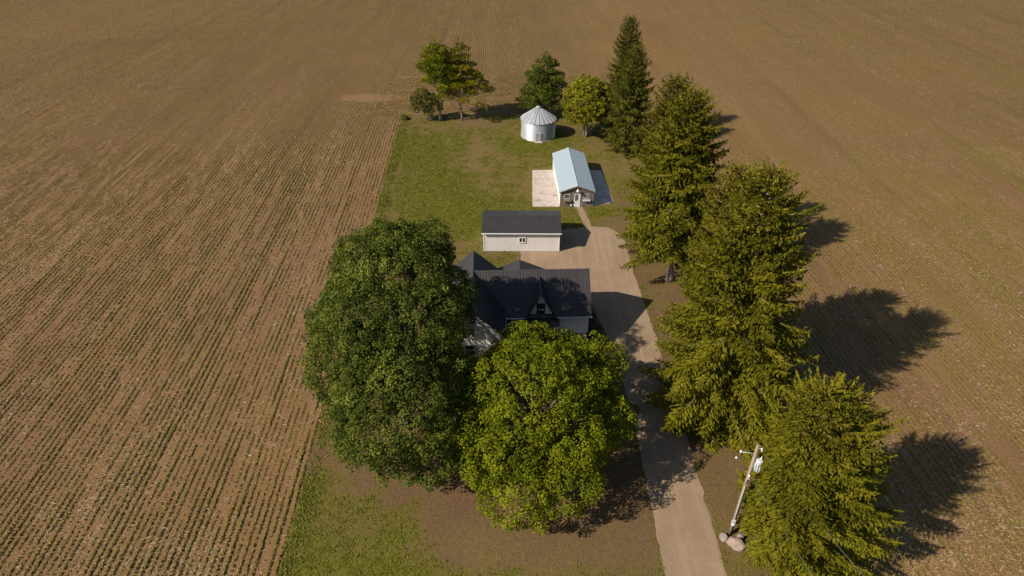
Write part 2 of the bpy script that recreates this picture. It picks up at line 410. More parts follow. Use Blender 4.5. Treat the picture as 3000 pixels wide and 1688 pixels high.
def green_at(x, y):
    """how grassy the lot is at a point, 0..1"""
    def g(cx, cy, rx, ry, k): return k*np.exp(-(((x-cx)/rx)**2 + ((y-cy)/ry)**2))
    v = 0.40 + 0.09*sstep(60, 75, y)
    v = v + g(-11, 24, 7, 5.5, .80) + g(-3, 24, 7, 3.0, .45) + g(-9, 30.5, 3.6, 2.3, .40) - g(-3.5, 30, 2.5, 2, .2) - g(-11.5, 29.8, 1.6, 1.2, .5) + g(-15.8, 34, 1.6, 8, .35)
    v = v + g(-13, 92, 6, 14, .42) + g(-8, 80, 9, 7, .42) + g(-17, 108, 3.5, 8, .25) + g(1, 107, 3.5, 5, .30) + g(7, 105, 5, 4, .25) + g(-2, 81, 6, 5, .35)
    v = v + g(12, 81, 3.5, 4, .30) + g(9, 79, 2, 3, .25) + g(17, 88, 2.6, 5, .20) + g(-2, 66, 5, 3, .4) + g(20, 60, 4, 8, .10) + g(17.5, 30, 1.6, 4, .12)
    v = v - g(-13.5, 37, 3.2, 3.5, .50) - g(2, 28.5, 9, 3.2, .62) - g(-6, 33, 6, 4, .35) - g(6, 40, 6, 9, .5) + g(12, 101, 7, 6, .10) - g(17.5, 70, 3.2, 9, .20) - g(17.5, 45, 3, 12, .35) + g(0, 22.5, 16, 3.2, .40) + g(4, 24.5, 6, 2.2, .38) - g(-7, 100, 5, 6, .12)
    v = v - g(-6.5, 104, 1.2, 6, .22) - g(-14.5, 72, 2.5, 6, .25) - g(-9, 116, 7, 2.5, .15) - g(14, 76, 2.5, 4, .25) - g(17.5, 78, 2, 6, .1)
    n = fbm(x*0.22, y*0.22, 3, 4) - 0.5; n2 = fbm(x*0.9, y*0.9, 11, 3) - 0.5
    return np.clip(v + 0.75*n + 0.75*n2, 0, 1)

def dry_at(x, y):
    def g(cx, cy, rx, ry, k): return k*np.exp(-(((x-cx)/rx)**2 + ((y-cy)/ry)**2))
    v = 0.30 + 0.35*sstep(60, 80, y) + g(-4, 103, 9, 9, .35) + g(13, 99, 8, 8, .5) + g(-10, 84, 8, 10, .3) + g(2, 96, 5, 9, .5) + g(-1, 27, 6, 3, .35) + g(17, 30, 2, 4, .5)
    return np.clip(v + 0.9*(fbm(x*0.35, y*0.35, 29, 4)-0.5), 0, 1)

def yard():
    nx, ny = 84, 236
    ys = np.linspace(LOT_Y0, LOT_Y1, ny); u = np.linspace(0, 1, nx)
    Y, U = np.meshgrid(ys, u, indexing='ij')
    jl = 0.9*(fbm(ys*0.5, ys*0+3.1, 5, 3)-0.5); jr = 1.6*(fbm(ys*0.3, ys*0+9.7, 6, 3)-0.5)
    L = (lot_left(ys)+jl)[:, None]; Rr = (lot_right(ys)+jr)[:, None]
    X = L + (Rr-L)*U
    Y = Y + np.where(Y >= LOT_Y1-0.01, 1.0*(fbm(X*0.5, X*0, 8, 3)-0.5), 0)
    V = np.stack([X, Y, np.full_like(X, 0.006)], -1).reshape(-1, 3)
    idx = np.arange(nx*ny).reshape(ny, nx)
    F = np.stack([idx[:-1,:-1], idx[:-1,1:], idx[1:,1:], idx[1:,:-1]], -1).reshape(-1, 4)
    me = bpy.data.meshes.new('yard_ground'); me.from_pydata(V.tolist(), [], F.tolist()); me.update()
    for nm, fn in (('green', green_at), ('dry', dry_at)):
        at = me.attributes.new(nm, 'FLOAT', 'POINT'); at.data.foreach_set('value', fn(V[:,0], V[:,1]).astype(np.float32))
    o = link('yard_ground', me, None, [M['yard']])
    tag(o, 'patchy brown and green ground of the farm lot', 'yard', kind='structure')
yard()

def sheet(name, pts, z, mat, jit=0.0, step=0.6, th=0.0, seed=1):
    """flat outline with slightly ragged edges; th > 0 gives it thickness"""
    rng = np.random.default_rng(seed); out = []
    n = len(pts)
    for i in range(n):
        a = Vector((*pts[i], 0)); b = Vector((*pts[(i+1) % n], 0)); d = b-a
        k = max(1, int(d.length/step)) if jit else 1
        nn = Vector((-d.y, d.x, 0)).normalized()
        ph = rng.uniform(0, 99)
        for q in range(k):
            f = q/k; off = 0 if q == 0 else jit*(float(fbm(np.array([f*d.length*0.9+ph]), np.array([0.5]), seed, 3)[0])-0.5)*2
            out.append(tuple(a + d*f + nn*off))
    mb = MB()
    if th: mb.extr([(p[0], p[1], z) for p in out], (0, 0, th))
    else: mb.poly([(p[0], p[1], z) for p in out])
    o = mb.build(name, mat)
    return o

drive = [(11.2,3),(15.2,3),(15.35,24),(15.5,40),(15.35,52),(15.1,60),(14.95,66),(15.0,70),(14.9,73.2),(14.5,75.0),(13.7,76.2),(12.6,76.8),(10.6,76.9),(6.4,76.0),(6.0,70.42),(1.1,70.42),(1.0,60.6),(8.9,60.4),(9.6,56),(10.6,51),(11.1,40),(11.0,30)]
o = sheet('driveway', drive, 0.012, M['gravel'], 0.20, 0.3, 0, 4); tag(o, 'pale gravel driveway running up to the garage', 'driveway', kind='structure')
o = sheet('footpath', [(10.35,76.0),(11.15,76.0),(10.65,79.5),(10.2,82.78),(9.25,82.78),(9.55,79.5)], 0.017, M['gravel'], 0.07, 0.4, 0, 9); tag(o, 'narrow gravel footpath to the door of the board shed', 'path', kind='structure')

# ------------------------------------------------------------------ crop rows, straw, weeds
def project(x, y, z=0.0):
    cp, sp = math.cos(PITCH), math.sin(PITCH)
    d = y*cp + (CAMZ-z)*sp; up = y*sp + (z-CAMZ)*cp
    return x/d*FPX, up/d*FPX, d                                    # offsets from the picture centre, depth

def in_field(x, y):
    L = lot_left(y) + 0.25; Rr = lot_right(y)
    inside = (x > L) & (x < Rr) & (y < LOT_Y1+0.3)
    return ~inside

def headland(x, y):
    return (x > -27 + 1.2*np.sin(y*0.7)) & (x < 21) & (y > LOT_Y1-1) & (y < 146.5)

def bare(x, y):
    e = ((x+30)/6.0)**2 + ((y-131.5)/2.6)**2
    e2 = ((x-30)/5.0)**2 + ((y-103)/5.0)**2
    return (e < 1 + 0.8*(vnoise(x*0.6, y*0.6, 3)-0.5)) | (e2 < 0.8 + 0.8*(vnoise(x*0.6, y*0.6, 5)-0.5))

def crops():
    rng = np.random.default_rng(11)
    SP = 0.53; TWIN = np.array([-55, -54])                       # one pair of rows was sown twice
    X, Y, S = [], [], []
    d = np.array([-math.sin(ROW), math.cos(ROW)]); nrmv = np.array([math.cos(ROW), math.sin(ROW)])
    bands = [(19, 66, 0.115, 1.0), (66, 120, 0.17, 1.12), (120, 180, 0.27, 1.32), (180, 252, 0.40, 1.6)]
    ks = np.arange(-420, 420)
    for (y0, y1, st, sc) in bands:
        hw = (y1*0.822+24.5)*0.86
        k = ks[(ks*SP > -hw-12) & (ks*SP < hw+12)]
        tt = np.arange(y0, y1, st)
        K, T = np.meshgrid(k, tt, indexing='ij')
        T = T + rng.uniform(-.45, .45, T.shape)*st
        wob = 0.035*(vnoise(T*0.35, K*1.7, 21)-0.5)*2
        off = K*SP + wob + rng.normal(0, .014, T.shape)
        x = off*nrmv[0] + T*d[0]; y = off*nrmv[1]*0 + T
        px, py, dep = project(x, y)
        vis = (np.abs(px) < 1680) & in_field(x, y) & ~headland(x, y) & ~bare(x, y)
        seg = vnoise(T*0.55 + K*13.7, K*3.1, 5)                    # gaps along a row
        seg2 = vnoise(T*0.11, K*0.9 + 50, 9)                       # weak and strong stretches
        big = fbm(x*0.055, y*0.018, 31, 4)                         # patches of the field
        right = sstep(12, 30, x)
        thr = 0.53 - 0.62*(big-0.5) - 0.55*(seg2-0.5) + 0.05*right
        fz = sstep(85, 130, y); thr = thr*(1-.45*fz)
        twin = np.isin(K, TWIN) & (T < 84) & (seg2 > .22); thr = np.where(twin, 0.30, thr)
        keep = vis & (seg*0.70 + rng.uniform(0, .48, x.shape) > thr*0.72)
        vig = 0.40 + 0.92*(seg2*0.45 + big*0.35 + seg*0.25)
        vig = vig*(1-.7*fz) + .78*.7*fz
        vig = np.where(twin, .85+.35*seg, vig)
        X.append(x[keep]); Y.append(y[keep]); S.append((sc*vig*(1-0.12*right))[keep])
    # headland: rows across, behind the lot
    yy = np.arange(LOT_Y1+0.4, 146.2, 0.62); xx = np.arange(-29, 22, 0.22)
    B, A = np.meshgrid(yy, xx, indexing='ij')
    A = A + rng.uniform(-.1, .1, A.shape); B2 = B + 0.044*A + rng.normal(0, .03, A.shape)
    k = headland(A, B2) & in_field(A, B2) & ~bare(A, B2) & (vnoise(A*0.5, B*5, 3)*.7 + rng.uniform(0, .5, A.shape) > 0.40)
    X.append(A[k]); Y.append(B2[k]); S.append(np.full(k.sum(), 1.25))
    x = np.concatenate(X); y = np.concatenate(Y); s = np.concatenate(S)
    n = len(x); qs = []; ts = []
    far = y > 105
    m = far.sum(); ss = s[far]; ax_ = np.where(headland(x[far], y[far]), 0.044, PI/2+ROW); al = rng.uniform(.16,.30,m)*ss; wd = rng.uniform(.045,.075,m)*ss
    Dv = np.stack([np.cos(ax_), np.sin(ax_), rng.normal(0,.1,m)], -1); Sv = np.stack([-np.sin(ax_), np.cos(ax_), np.zeros(m)], -1)*np.where(headland(x[far], y[far]), 1, 1)[:,None] + np.array([0,0,.25])*rng.normal(0,1,m)[:,None]
    P = np.stack([x[far], y[far], .10*ss], -1); qs.append(np.stack([P-Dv*al[:,None], P+Sv*wd[:,None], P+Dv*al[:,None], P-Sv*wd[:,None]], 1)); ts.append(np.clip(rng.normal(.40,.25,m), 0, 1))
    for j in range(3):
        sel = ~far if j else (~far | (rng.uniform(0,1,n) < .35))
        m = sel.sum(); ss = s[sel]
        P = np.stack([x[sel]+rng.normal(0,.024,m)*ss, y[sel]+rng.normal(0,.045,m)*ss, (0.045+rng.uniform(0,.085,m))*ss], -1)
        N = nrm(rng.normal(size=(m,3))*np.array([.6,.6,.3]) + np.array([-.30,-.22,.80]))
        qs.append(leaves(P, N, rng.uniform(.062,.105,m)*ss, rng.uniform(.045,.072,m)*ss, rng)); ts.append(np.clip(rng.normal(.42,.25,m), 0, 1))
    Q = np.concatenate(qs); t = np.concatenate(ts)
    o = quad_mesh('crop_seedlings', Q, t, [M['crop']])
    tag(o, 'small green crop seedlings standing in long rows across the field', 'crop', kind='stuff')
    print('crop quads', len(Q))

def straw():
    rng = np.random.default_rng(5)
    n = 340000
    y = 19 + 235*rng.uniform(0, 1, n)**1.35; hw = (y*0.822+24.5)*0.84
    x = rng.uniform(-1, 1, n)*hw
    dens = fbm(x*0.28, y*0.016, 2, 3)*0.6 + fbm(x*0.12, y*0.12, 7, 3)*0.5
    k = in_field(x, y) & (dens + rng.uniform(-.16, .16, n) > 0.60)
    x, y = x[k], y[k]; n = len(x)
    a = rng.normal(0, 0.75, n); L = rng.uniform(.05, .17, n)*np.where(rng.uniform(0,1,n) < .05, 1.7, 1)*(1+y/260); wd = rng.uniform(.008, .020, n)*(1+y/130)
    D = np.stack([np.cos(a), np.sin(a), rng.normal(0,.12,n)], -1); P = np.stack([x, y, rng.uniform(.02,.05,n)], -1)
    side = np.stack([-np.sin(a), np.cos(a), np.zeros(n)], -1)
    Q = np.stack([P-D*L[:,None]-side*wd[:,None], P+D*L[:,None]-side*wd[:,None], P+D*L[:,None]+side*wd[:,None], P-D*L[:,None]+side*wd[:,None]], 1)
    o = quad_mesh('crop_straw', Q, np.clip(rng.normal(.45,.25,n),0,1), [M['straw']])
    tag(o, 'pale bits of straw and stalk scattered over the tilled soil', 'straw', kind='stuff')
    print('straw quads', n)

def in_poly(x, y, poly):
    c = np.zeros(len(x), bool); n = len(poly)
    for i in range(n):
        x1, y1 = poly[i]; x2, y2 = poly[(i+1) % n]
        if y1 == y2: continue
        t = ((y1 > y) != (y2 > y)) & (x < (x2-x1)*(y-y1)/(y2-y1)+x1); c ^= t
    return c

def grass():
    rng = np.random.default_rng(23)
    n = 330000
    y = rng.uniform(18, LOT_Y1, n); x = rng.uniform(-22, 24, n)
    L = lot_left(y)+.1; Rr = lot_right(y)-.1
    g = green_at(x, y)
    verge = (np.exp(-((x-10.8)/.35)**2) + np.exp(-((x-15.65)/.35)**2))*(y < 58)*0.5*vnoise(x*0.2, y*0.6, 77)
    edge = verge + np.exp(-((x-L-0.6)/0.7)**2)*0.55*(0.5+vnoise(y*0.35, y*0+2, 4))
    hard = in_poly(x, y, drive) | ((x > 2.7) & (x < 15.6) & (y > 82.6) & (y < 96.6)) | (np.hypot(x-4.7, y-110.6) < 3.15) | ((x > -3.7) & (x < 6.1) & (y > 70.3) & (y < 76)) | ((x > -7) & (x < 8.2) & (y > 48.2) & (y < 60.5))
    hard |= (np.abs(x-10.2) < .55) & (y > 76) & (y < 83)
    pr = sstep(.30, .92, g)*(0.22+1.0*vnoise(x*1.3, y*1.3, 44)) + edge
    k = (x > L) & (x < Rr) & ~hard & (rng.uniform(0, 1, n) < pr*0.62)
    x, y, g = x[k], y[k], g[k]; m = len(x)
    qs, ts = [], []
    sz = rng.uniform(.65, 1.25, m)*np.where(y < 50, .9, 1.15)*np.where(np.abs(x-L[k]-.7) < .8, 1.35, 1.0)
    base = rng.normal(.45, .16, m)
    for j in range(4):
        P = np.stack([x+rng.normal(0,.09,m)*sz, y+rng.normal(0,.09,m)*sz, rng.uniform(.015,.06,m)*sz], -1)
        N = nrm(rng.normal(size=(m,3))*np.array([.5,.5,.3]) + np.array([-.15,-.1,.8]))
        qs.append(leaves(P, N, rng.uniform(.045,.090,m)*sz, rng.uniform(.025,.045,m)*sz, rng)); ts.append(np.clip(base+rng.normal(0,.15,m), 0, 1))
    Q = np.concatenate(qs)
    o = quad_mesh('grass_and_weeds', Q, np.concatenate(ts), [M['weed']])
    tag(o, 'green grass and low weeds growing over the lot', 'grass', kind='stuff')
    print('grass quads', len(Q))
crops(); straw(); grass()

# ------------------------------------------------------------------ trees
def clump_leaves(C, D, rc, per, rng, la, lb, upb=0.25):
    """leaf clusters: dome of leaves round each centre C, opening along D"""
    n = len(C); C2 = np.repeat(C, per, 0); D2 = np.repeat(D, per, 0); R2 = np.repeat(rc, per)
    d = nrm(rng.normal(size=(n*per, 3)) + D2*0.75 + np.array([0,0,upb]))
    r = (rng.uniform(0.25, 1, n*per)**0.5)*R2
    P = C2 + d*r[:, None]*np.array([1,1,.85])
    N = nrm(d*0.55 + rng.normal(size=d.shape)*0.55 + np.array([0,0,.35]))
    return leaves(P, N, rng.uniform(.75,1.25,n*per)*la, rng.uniform(.75,1.25,n*per)*lb, rng)

def broadleaf(name, loc, lobes, leafm, bark, seed, trunk_h, trunk_r, spacing=0.80, rc=(.42,.95), per=100, la=.092, lb=.066, tmean=.42, drop=.13, stems=1, forks=7):
    """lobes: (x,y,z,rx,ry,rz) relative to the trunk's foot"""
    rng = np.random.default_rng(seed)
    root = empty(name, (loc[0], loc[1], 0))
    Cs, Ds = [], []
    LB = np.array(lobes)
    for i, (cx,cy,cz,rx,ry,rz) in enumerate(lobes):
        area = 4*PI*((rx*ry)**1.6/3+(rx*rz)**1.6/3+(ry*rz)**1.6/3)**(1/1.6)
        m = int(area/(spacing*spacing))
        k = np.arange(m)+.5; ph = np.arccos(1-2*k/m); th = PI*(1+5**.5)*k + rng.uniform(0,6)
        d = np.stack([np.cos(th)*np.sin(ph), np.sin(th)*np.sin(ph), np.cos(ph)], -1) + rng.normal(0,.06,(m,3)); d = nrm(d)
        bump = 1 + 0.26*(vnoise(th%6.283*2.6+i*9, ph*2.6, seed)-.5)*2 + rng.normal(0,.045,m)
        P = np.array([cx,cy,cz]) + d*np.array([rx,ry,rz])*bump[:,None]
        keep = (d[:,2] > -0.72) & (rng.uniform(0,1,m) > drop) & (P[:,2] > 0.7)
        for j, (a,b,c,r1,r2,r3) in enumerate(lobes):
            if j != i:
                q = (P-np.array([a,b,c]))/np.array([r1,r2,r3]); keep &= (q*q).sum(1) > (0.70 if i > 1 or j < 2 else 0.40)
        nn = nrm(d/np.array([rx,ry,rz]))
        Cs.append(P[keep]); Ds.append(nn[keep])
    C = np.concatenate(Cs); D = np.concatenate(Ds); n = len(C)
    rcs = rng.uniform(rc[0], rc[1], n)
    Q = clump_leaves(C, D, rcs, per, rng, la, lb)
    tc = np.clip(rng.normal(tmean, .21, n) + 0.22*(vnoise(C[:,0]*.3+7, C[:,1]*.3+C[:,2]*.3, seed)-.5), .05, .92)
    t = np.clip(np.repeat(tc, per) + rng.normal(0,.13,n*per), 0, 1)
    quad_mesh('crown', Q, t, [leafm], root)
    # trunk and limbs
    mb = MB(); top = max(l[2] for l in lobes)
    bases = [(0,0)] if stems == 1 else [(.35*math.cos(2.4*s), .35*math.sin(2.4*s)) for s in range(stems)]
    for (bx, by) in bases:
        pts = [(bx,by,-.05),(bx*1.15,by*1.15,trunk_h*.35),(bx*1.8+.1,by*1.8,trunk_h*.75),(bx*2.6,by*2.6+.1,trunk_h*1.25),(bx*3.2,by*3.2,max(top, trunk_h*1.4))]
        mb.tube(pts, [trunk_r*1.3,trunk_r,trunk_r*.85,trunk_r*.6,trunk_r*.18], 10)
    lb_ = list(lobes); random.Random(seed).shuffle(lb_)
    for (cx,cy,cz,rx,ry,rz) in lb_[:forks+4]:
        z0 = trunk_h*random.uniform(.7,1.2)
        e = Vector((cx*.9, cy*.9, cz+rz*.35)); s = Vector((0,0,z0)); mid = s.lerp(e,.5)+Vector((random.uniform(-.5,.5),random.uniform(-.5,.5),random.uniform(-.3,.6)))
        mb.tube([s, s.lerp(mid,.5)+Vector((0,0,.2)), mid, mid.lerp(e,.5), e], [trunk_r*.55,trunk_r*.45,trunk_r*.34,trunk_r*.22,trunk_r*.08], 8)
        for q in range(3):
            e2 = e + Vector((random.uniform(-1,1)*rx*.75, random.uniform(-1,1)*ry*.75, random.uniform(-.2,.75)*rz))
            mb.tube([mid, mid.lerp(e2,.5)+Vector((0,0,.3)), e2], [trunk_r*.22,trunk_r*.14,trunk_r*.04], 6)
    mb.build('trunk', bark, root)
    print(name, 'leaves', len(Q))
    return root

def crown_lobes(seed, R, z0, z1, n, fr=.36):
    """uneven lobes filling a rounded crown: radius R (x, y), from z0 to z1"""
    rng = np.random.default_rng(seed); zc = (z0+z1)/2; hz = (z1-z0)/2; out = []
    out.append((0, 0, zc-hz*.08, R[0]*.70, R[1]*.70, hz*.74))
    out.append((R[0]*.1, -R[1]*.1, zc-hz*.05, R[0]*.50, R[1]*.50, hz*.55))
    for i in range(n):
        u = (i+.5)/n; ph = math.acos(1-1.75*u); th = i*2.39996 + rng.uniform(-.3,.3)
        r = rng.uniform(fr*.66, fr*1.22)
        k = (1-r*.92)*rng.uniform(.90,1.12); nar = 1-.30*max(0, math.cos(ph))**1.5
        out.append((R[0]*k*math.cos(th)*math.sin(ph)*nar*rng.uniform(.92,1.12), R[1]*k*math.sin(th)*math.sin(ph)*nar*rng.uniform(.92,1.12), zc+hz*k*math.cos(ph)*rng.uniform(.94,1.05), R[0]*r*rng.uniform(.85,1.1), R[1]*r*rng.uniform(.85,1.1), hz*r*rng.uniform(.72,.98)))
    return out

def moved(lobes, dx, dy): return [(l[0]+dx, l[1]+dy)+tuple(l[2:]) for l in lobes]
big = moved(crown_lobes(3, (5.7, 6.1), 2.6, 17.5, 28), -.5, 4.9) + moved(crown_lobes(5, (5.5, 5.5), 1.0, 13.9, 26), .75, -4.1)
big += [(-4.7,-.2,7.2,2.4,2.8,3.0),(-3.6,.2,10.8,2.5,2.8,2.6),(-1.2,-1.5,13.4,3.0,2.8,2.4),(2.6,-1.2,12.4,2.8,2.8,2.4),(2.6,-1.2,8.0,2.2,2.6,2.6),(-5.9,2.6,9.6,1.7,1.9,1.7),(-3.4,5.6,14.0,2.2,2.2,1.9),(2.0,6.4,14.6,2.2,2.0,1.9),(3.6,-7.2,4.4,2.0,1.8,1.7),(.8,2.2,15.2,2.6,2.6,2.2)]
t = broadleaf('maple_tree', (-9.5, 40.2), big, M['leaf_dark'], M['bark_maple'], 31, 3.4, .55, tmean=.42, forks=12)
tag(t, 'huge dark green maple with an uneven crown between the left field and the farmhouse wing', 'tree', 'big maples in front of the farmhouse')
br = crown_lobes(9, (6.1, 6.8), 1.0, 11.6, 28)+[(-.7,4.4,8.6,1.8,1.8,1.9),(.8,5.4,7.6,2.1,2.1,2.0),(5.5,5.0,7.0,1.8,1.9,1.7),(3.4,5.8,6.4,2.0,2.0,1.8),(-5.0,-1.2,5.4,1.9,2.0,1.8),(-5.9,-1.0,4.8,2.0,2.0,1.8),(-1.0,-6.2,3.9,2.4,2.0,2.1),(2.4,-5.2,4.4,2.2,2.0,2.0),(6.0,.2,5.2,1.9,2.4,2.0)]
t = broadleaf('maple_tree', (1.6, 36.1), br, M['leaf_bright'], M['bark_maple'], 33, 2.6, .45, tmean=.44, forks=8)
tag(t, 'bright yellow green maple between the farmhouse porch and the gravel driveway', 'tree', 'big maples in front of the farmhouse')
t = broadleaf('broadleaf_tree', (13.3, 110.2), crown_lobes(12, (4.3, 4.0), 1.4, 10.6, 18, .38), M['leaf_yellow'], M['bark_spruce'], 41, 2.4, .22, spacing=.7, rc=(.4,.75), per=50, la=.13, lb=.10, stems=3, forks=4)
tag(t, 'round yellow green tree beside the grain bin with pale forked stems', 'tree')

def spruce(loc, h, R, seed, mat, z0=1.0, lean=(0,0), asym=(0,0), dens=7.0, power=.72, label='', fine=1.0, tmean=.42, left=1.0, clip=None):
    rng = np.random.default_rng(seed)
    root = empty('spruce_tree', (loc[0], loc[1], 0)); szf = 1.0/fine**.5
    n = int(h*dens); S, D, Ln, W, T = [], [], [], [], []
    axis = lambda z: np.array([lean[0]*(z/h)**1.3, lean[1]*(z/h)**1.3, z])
    mbw = MB()
    for i in range(n):
        u = ((i+rng.uniform(0,1))/n)
        z = z0 + (h-z0)*u**0.92
        L = R*((1-u)**power)*rng.uniform(.78,1.06) + .34
        if u < .10: L *= .78+2.2*u
        if rng.uniform() < .06: L *= 1.18
        az = i*2.39996 + rng.uniform(-.35,.35)
        hd = np.array([math.cos(az), math.sin(az)]) + np.array(asym)*(1-u)/max(L,1.5)*1.0
        L = L*max(.45, np.linalg.norm(hd)); hd = hd/np.linalg.norm(hd)
        if left < 1 and hd[0] < .15: L = min(L, left/max(.3, -hd[0]+.1))
        rise = -.30 + .95*u + rng.uniform(-.10,.10); sag = .26*(1-u)+.05; tip = .20
        m = max(4, int(L/.17*fine)); s = np.linspace(.12 if u > .25 else .22, 1, m)
        P = np.stack([hd[0]*L*s, hd[1]*L*s, L*(rise*s - sag*s*s + tip*s**4)], -1) + axis(z)
        dv = np.stack([np.full(m,hd[0]), np.full(m,hd[1]), rise - 2*sag*s + 4*tip*s**3], -1)
        side = np.array([-hd[1], hd[0], 0])
        if L > 1.6 and rng.uniform() < .8 and (clip is None or P[-1,0] > clip):
            q = axis(z); mbw.tube([q, P[m//3], P[2*m//3]], [.045+.006*L, .03+.004*L, .012], 5, cap=False)
        base_t = np.clip(rng.normal(tmean,.13), .1, .85)
        ll = np.clip((1-s)*L*.34, 0, 1.6) + .46                   # side twig length
        for sg in (-1, 1):
            for q in range(3):
                f = q/3.0; has = (ll*f < ll) & ((q == 0) | (ll > .42*q+.15))
                k = has.sum()
                if not k: continue
                dd = dv[has]*.75 + side*sg*rng.uniform(.65,1.05,(k,1)) + rng.normal(0,.14,(k,3)) + np.array([0,0,-.16-.18*q])
                dd = nrm(dd)
                st = P[has] + dd*(ll[has]*f)[:,None] + rng.normal(0,.04,(k,3))
                l = np.clip(ll[has]*.55, .22, .50)*rng.uniform(.75,1.25,k)*szf
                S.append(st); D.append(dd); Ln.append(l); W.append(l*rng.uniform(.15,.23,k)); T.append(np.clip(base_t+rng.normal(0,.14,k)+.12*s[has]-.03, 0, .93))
                # hanging branchlets
                hk = rng.uniform(0,1,k) < (.65 if u < .8 else .25)
                if hk.any():
                    kk = hk.sum()
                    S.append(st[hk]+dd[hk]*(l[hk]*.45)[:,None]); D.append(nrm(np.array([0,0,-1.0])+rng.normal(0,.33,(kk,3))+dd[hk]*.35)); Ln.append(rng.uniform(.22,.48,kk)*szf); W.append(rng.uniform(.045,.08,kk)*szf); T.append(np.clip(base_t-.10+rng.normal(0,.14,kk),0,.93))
        # loose twigs that fill the branch out
        kf = int(m*3.4); j = rng.integers(0, m, kf); off = rng.uniform(-1,1,kf)
        st = P[j] + side*(off*ll[j]*.95)[:,None] + np.stack([np.zeros(kf),np.zeros(kf),rng.uniform(-.40,.10,kf)*(1+.3*(1-u))], -1) + rng.normal(0,.06,(kf,3))
        S.append(st); D.append(nrm(dv[j]*.5 + side*(off*.8)[:,None] + rng.normal(0,.45,(kf,3)) + np.array([0,0,-.25]))); Ln.append(rng.uniform(.16,.36,kf)*szf); W.append(rng.uniform(.035,.07,kf)*szf); T.append(np.clip(base_t-.03+rng.normal(0,.15,kf),0,.93))
        # branch spine and tip
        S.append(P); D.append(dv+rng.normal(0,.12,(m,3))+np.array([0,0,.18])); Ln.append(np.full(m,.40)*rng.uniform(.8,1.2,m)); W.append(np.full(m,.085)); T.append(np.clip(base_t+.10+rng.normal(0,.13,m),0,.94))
        # cones near the top
        if u > .68:
            kk = 7; j = rng.integers(0, m, kk)
            S.append(P[j]+rng.normal(0,.12,(kk,3))); D.append(np.array([0,0,-1.0])+rng.normal(0,.25,(kk,3))); Ln.append(np.full(kk,.22)); W.append(np.full(kk,.055)); T.append(rng.uniform(.95,1,kk))
    # leader
    for q in range(3):
        P = np.stack([axis(zz) for zz in np.linspace(h-1.6, h+.1, 14)]) + rng.normal(0,.05,(14,3))
        S.append(P); D.append(np.array([0,0,.9])+rng.normal(0,.5,(14,3))); Ln.append(np.full(14,.38)); W.append(np.full(14,.08)); T.append(np.clip(rng.normal(.45,.1,14),0,.9))
    S = np.concatenate(S); D = np.concatenate(D); Ln = np.concatenate(Ln); W = np.concatenate(W); T = np.concatenate(T)
    if clip is not None:                                          # limbs cut back on the side of the pole
        k = S[:,0] > clip
        S, D, Ln, W, T = S[k], D[k], Ln[k], W[k], T[k]
    Q = sprigs(S, D, Ln, W, rng, up=.35)
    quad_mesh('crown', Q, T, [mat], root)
    tr = .018*h
    mbw.tube([tuple(axis(z)+np.array([0,0,-.05 if z == 0 else 0])) for z in (0,.6,h*.3,h*.6,h*.85,h*.985)], [tr*1.45,tr*1.1,tr*.82,tr*.5,tr*.22,.02], 10)
    mbw.build('trunk', M['bark_spruce'], root)
    tag(root, label, 'tree', 'spruces along the right side of the lot')

    print('spruce', len(Q))
    return root

spruce((19.4,107.6), 20.3, 4.5, 1, M['needle_far'], 1.2, (-.5,.5), (0,0), 8.5, .62, 'tallest narrow dark spruce at the far end, just behind the round yellow green tree', .8, .40)
spruce((19.9,103.0), 17.2, 4.2, 2, M['needle_far'], 1.3, (-.3,0), (0,0), 8.5, .60, 'dark spruce close in front of the tallest far spruce, right of the yellow green tree', .8, .42)
spruce((18.6,69.6), 22.3, 5.8, 3, M['needle_warm'], 2.2, (-.8,0), (.2,.3), 8.2, .60, 'green spruce to the right of the pale roofed shed, farther of the pair there', 1.0, .42)
spruce((18.9,63.7), 22.6, 6.4, 4, M['needle_spruce'], 6.2, (-.5,0), (-.6,0), 8.2, .62, 'tall spruce with a bare grey trunk standing by the gravel pad, nearer of its pair', .9, .42)
spruce((18.6,47.6), 21.6, 5.5, 5, M['needle_warm'], 2.0, (-.3,0), (1.3,.3), 8.5, .60, 'green spruce left behind the biggest spruce, its top showing left of that top', 1.0, .46)
spruce((18.7,42.2), 23.9, 7.3, 6, M['needle_spruce'], 1.6, (-.1,0), (0,-.6), 8.8, .60, 'biggest spruce with yellowish green drooping branches opposite the bright maple', 1.0, .46)
spruce((18.9,27.6), 16.5, 6.6, 7, M['needle_spruce'], 1.2, (-.3,-.1), (2.2,0), 11.0, .62, 'nearest spruce, spreading right behind the utility pole and boulders', 1.7, .44, left=2.4, clip=-1.85)

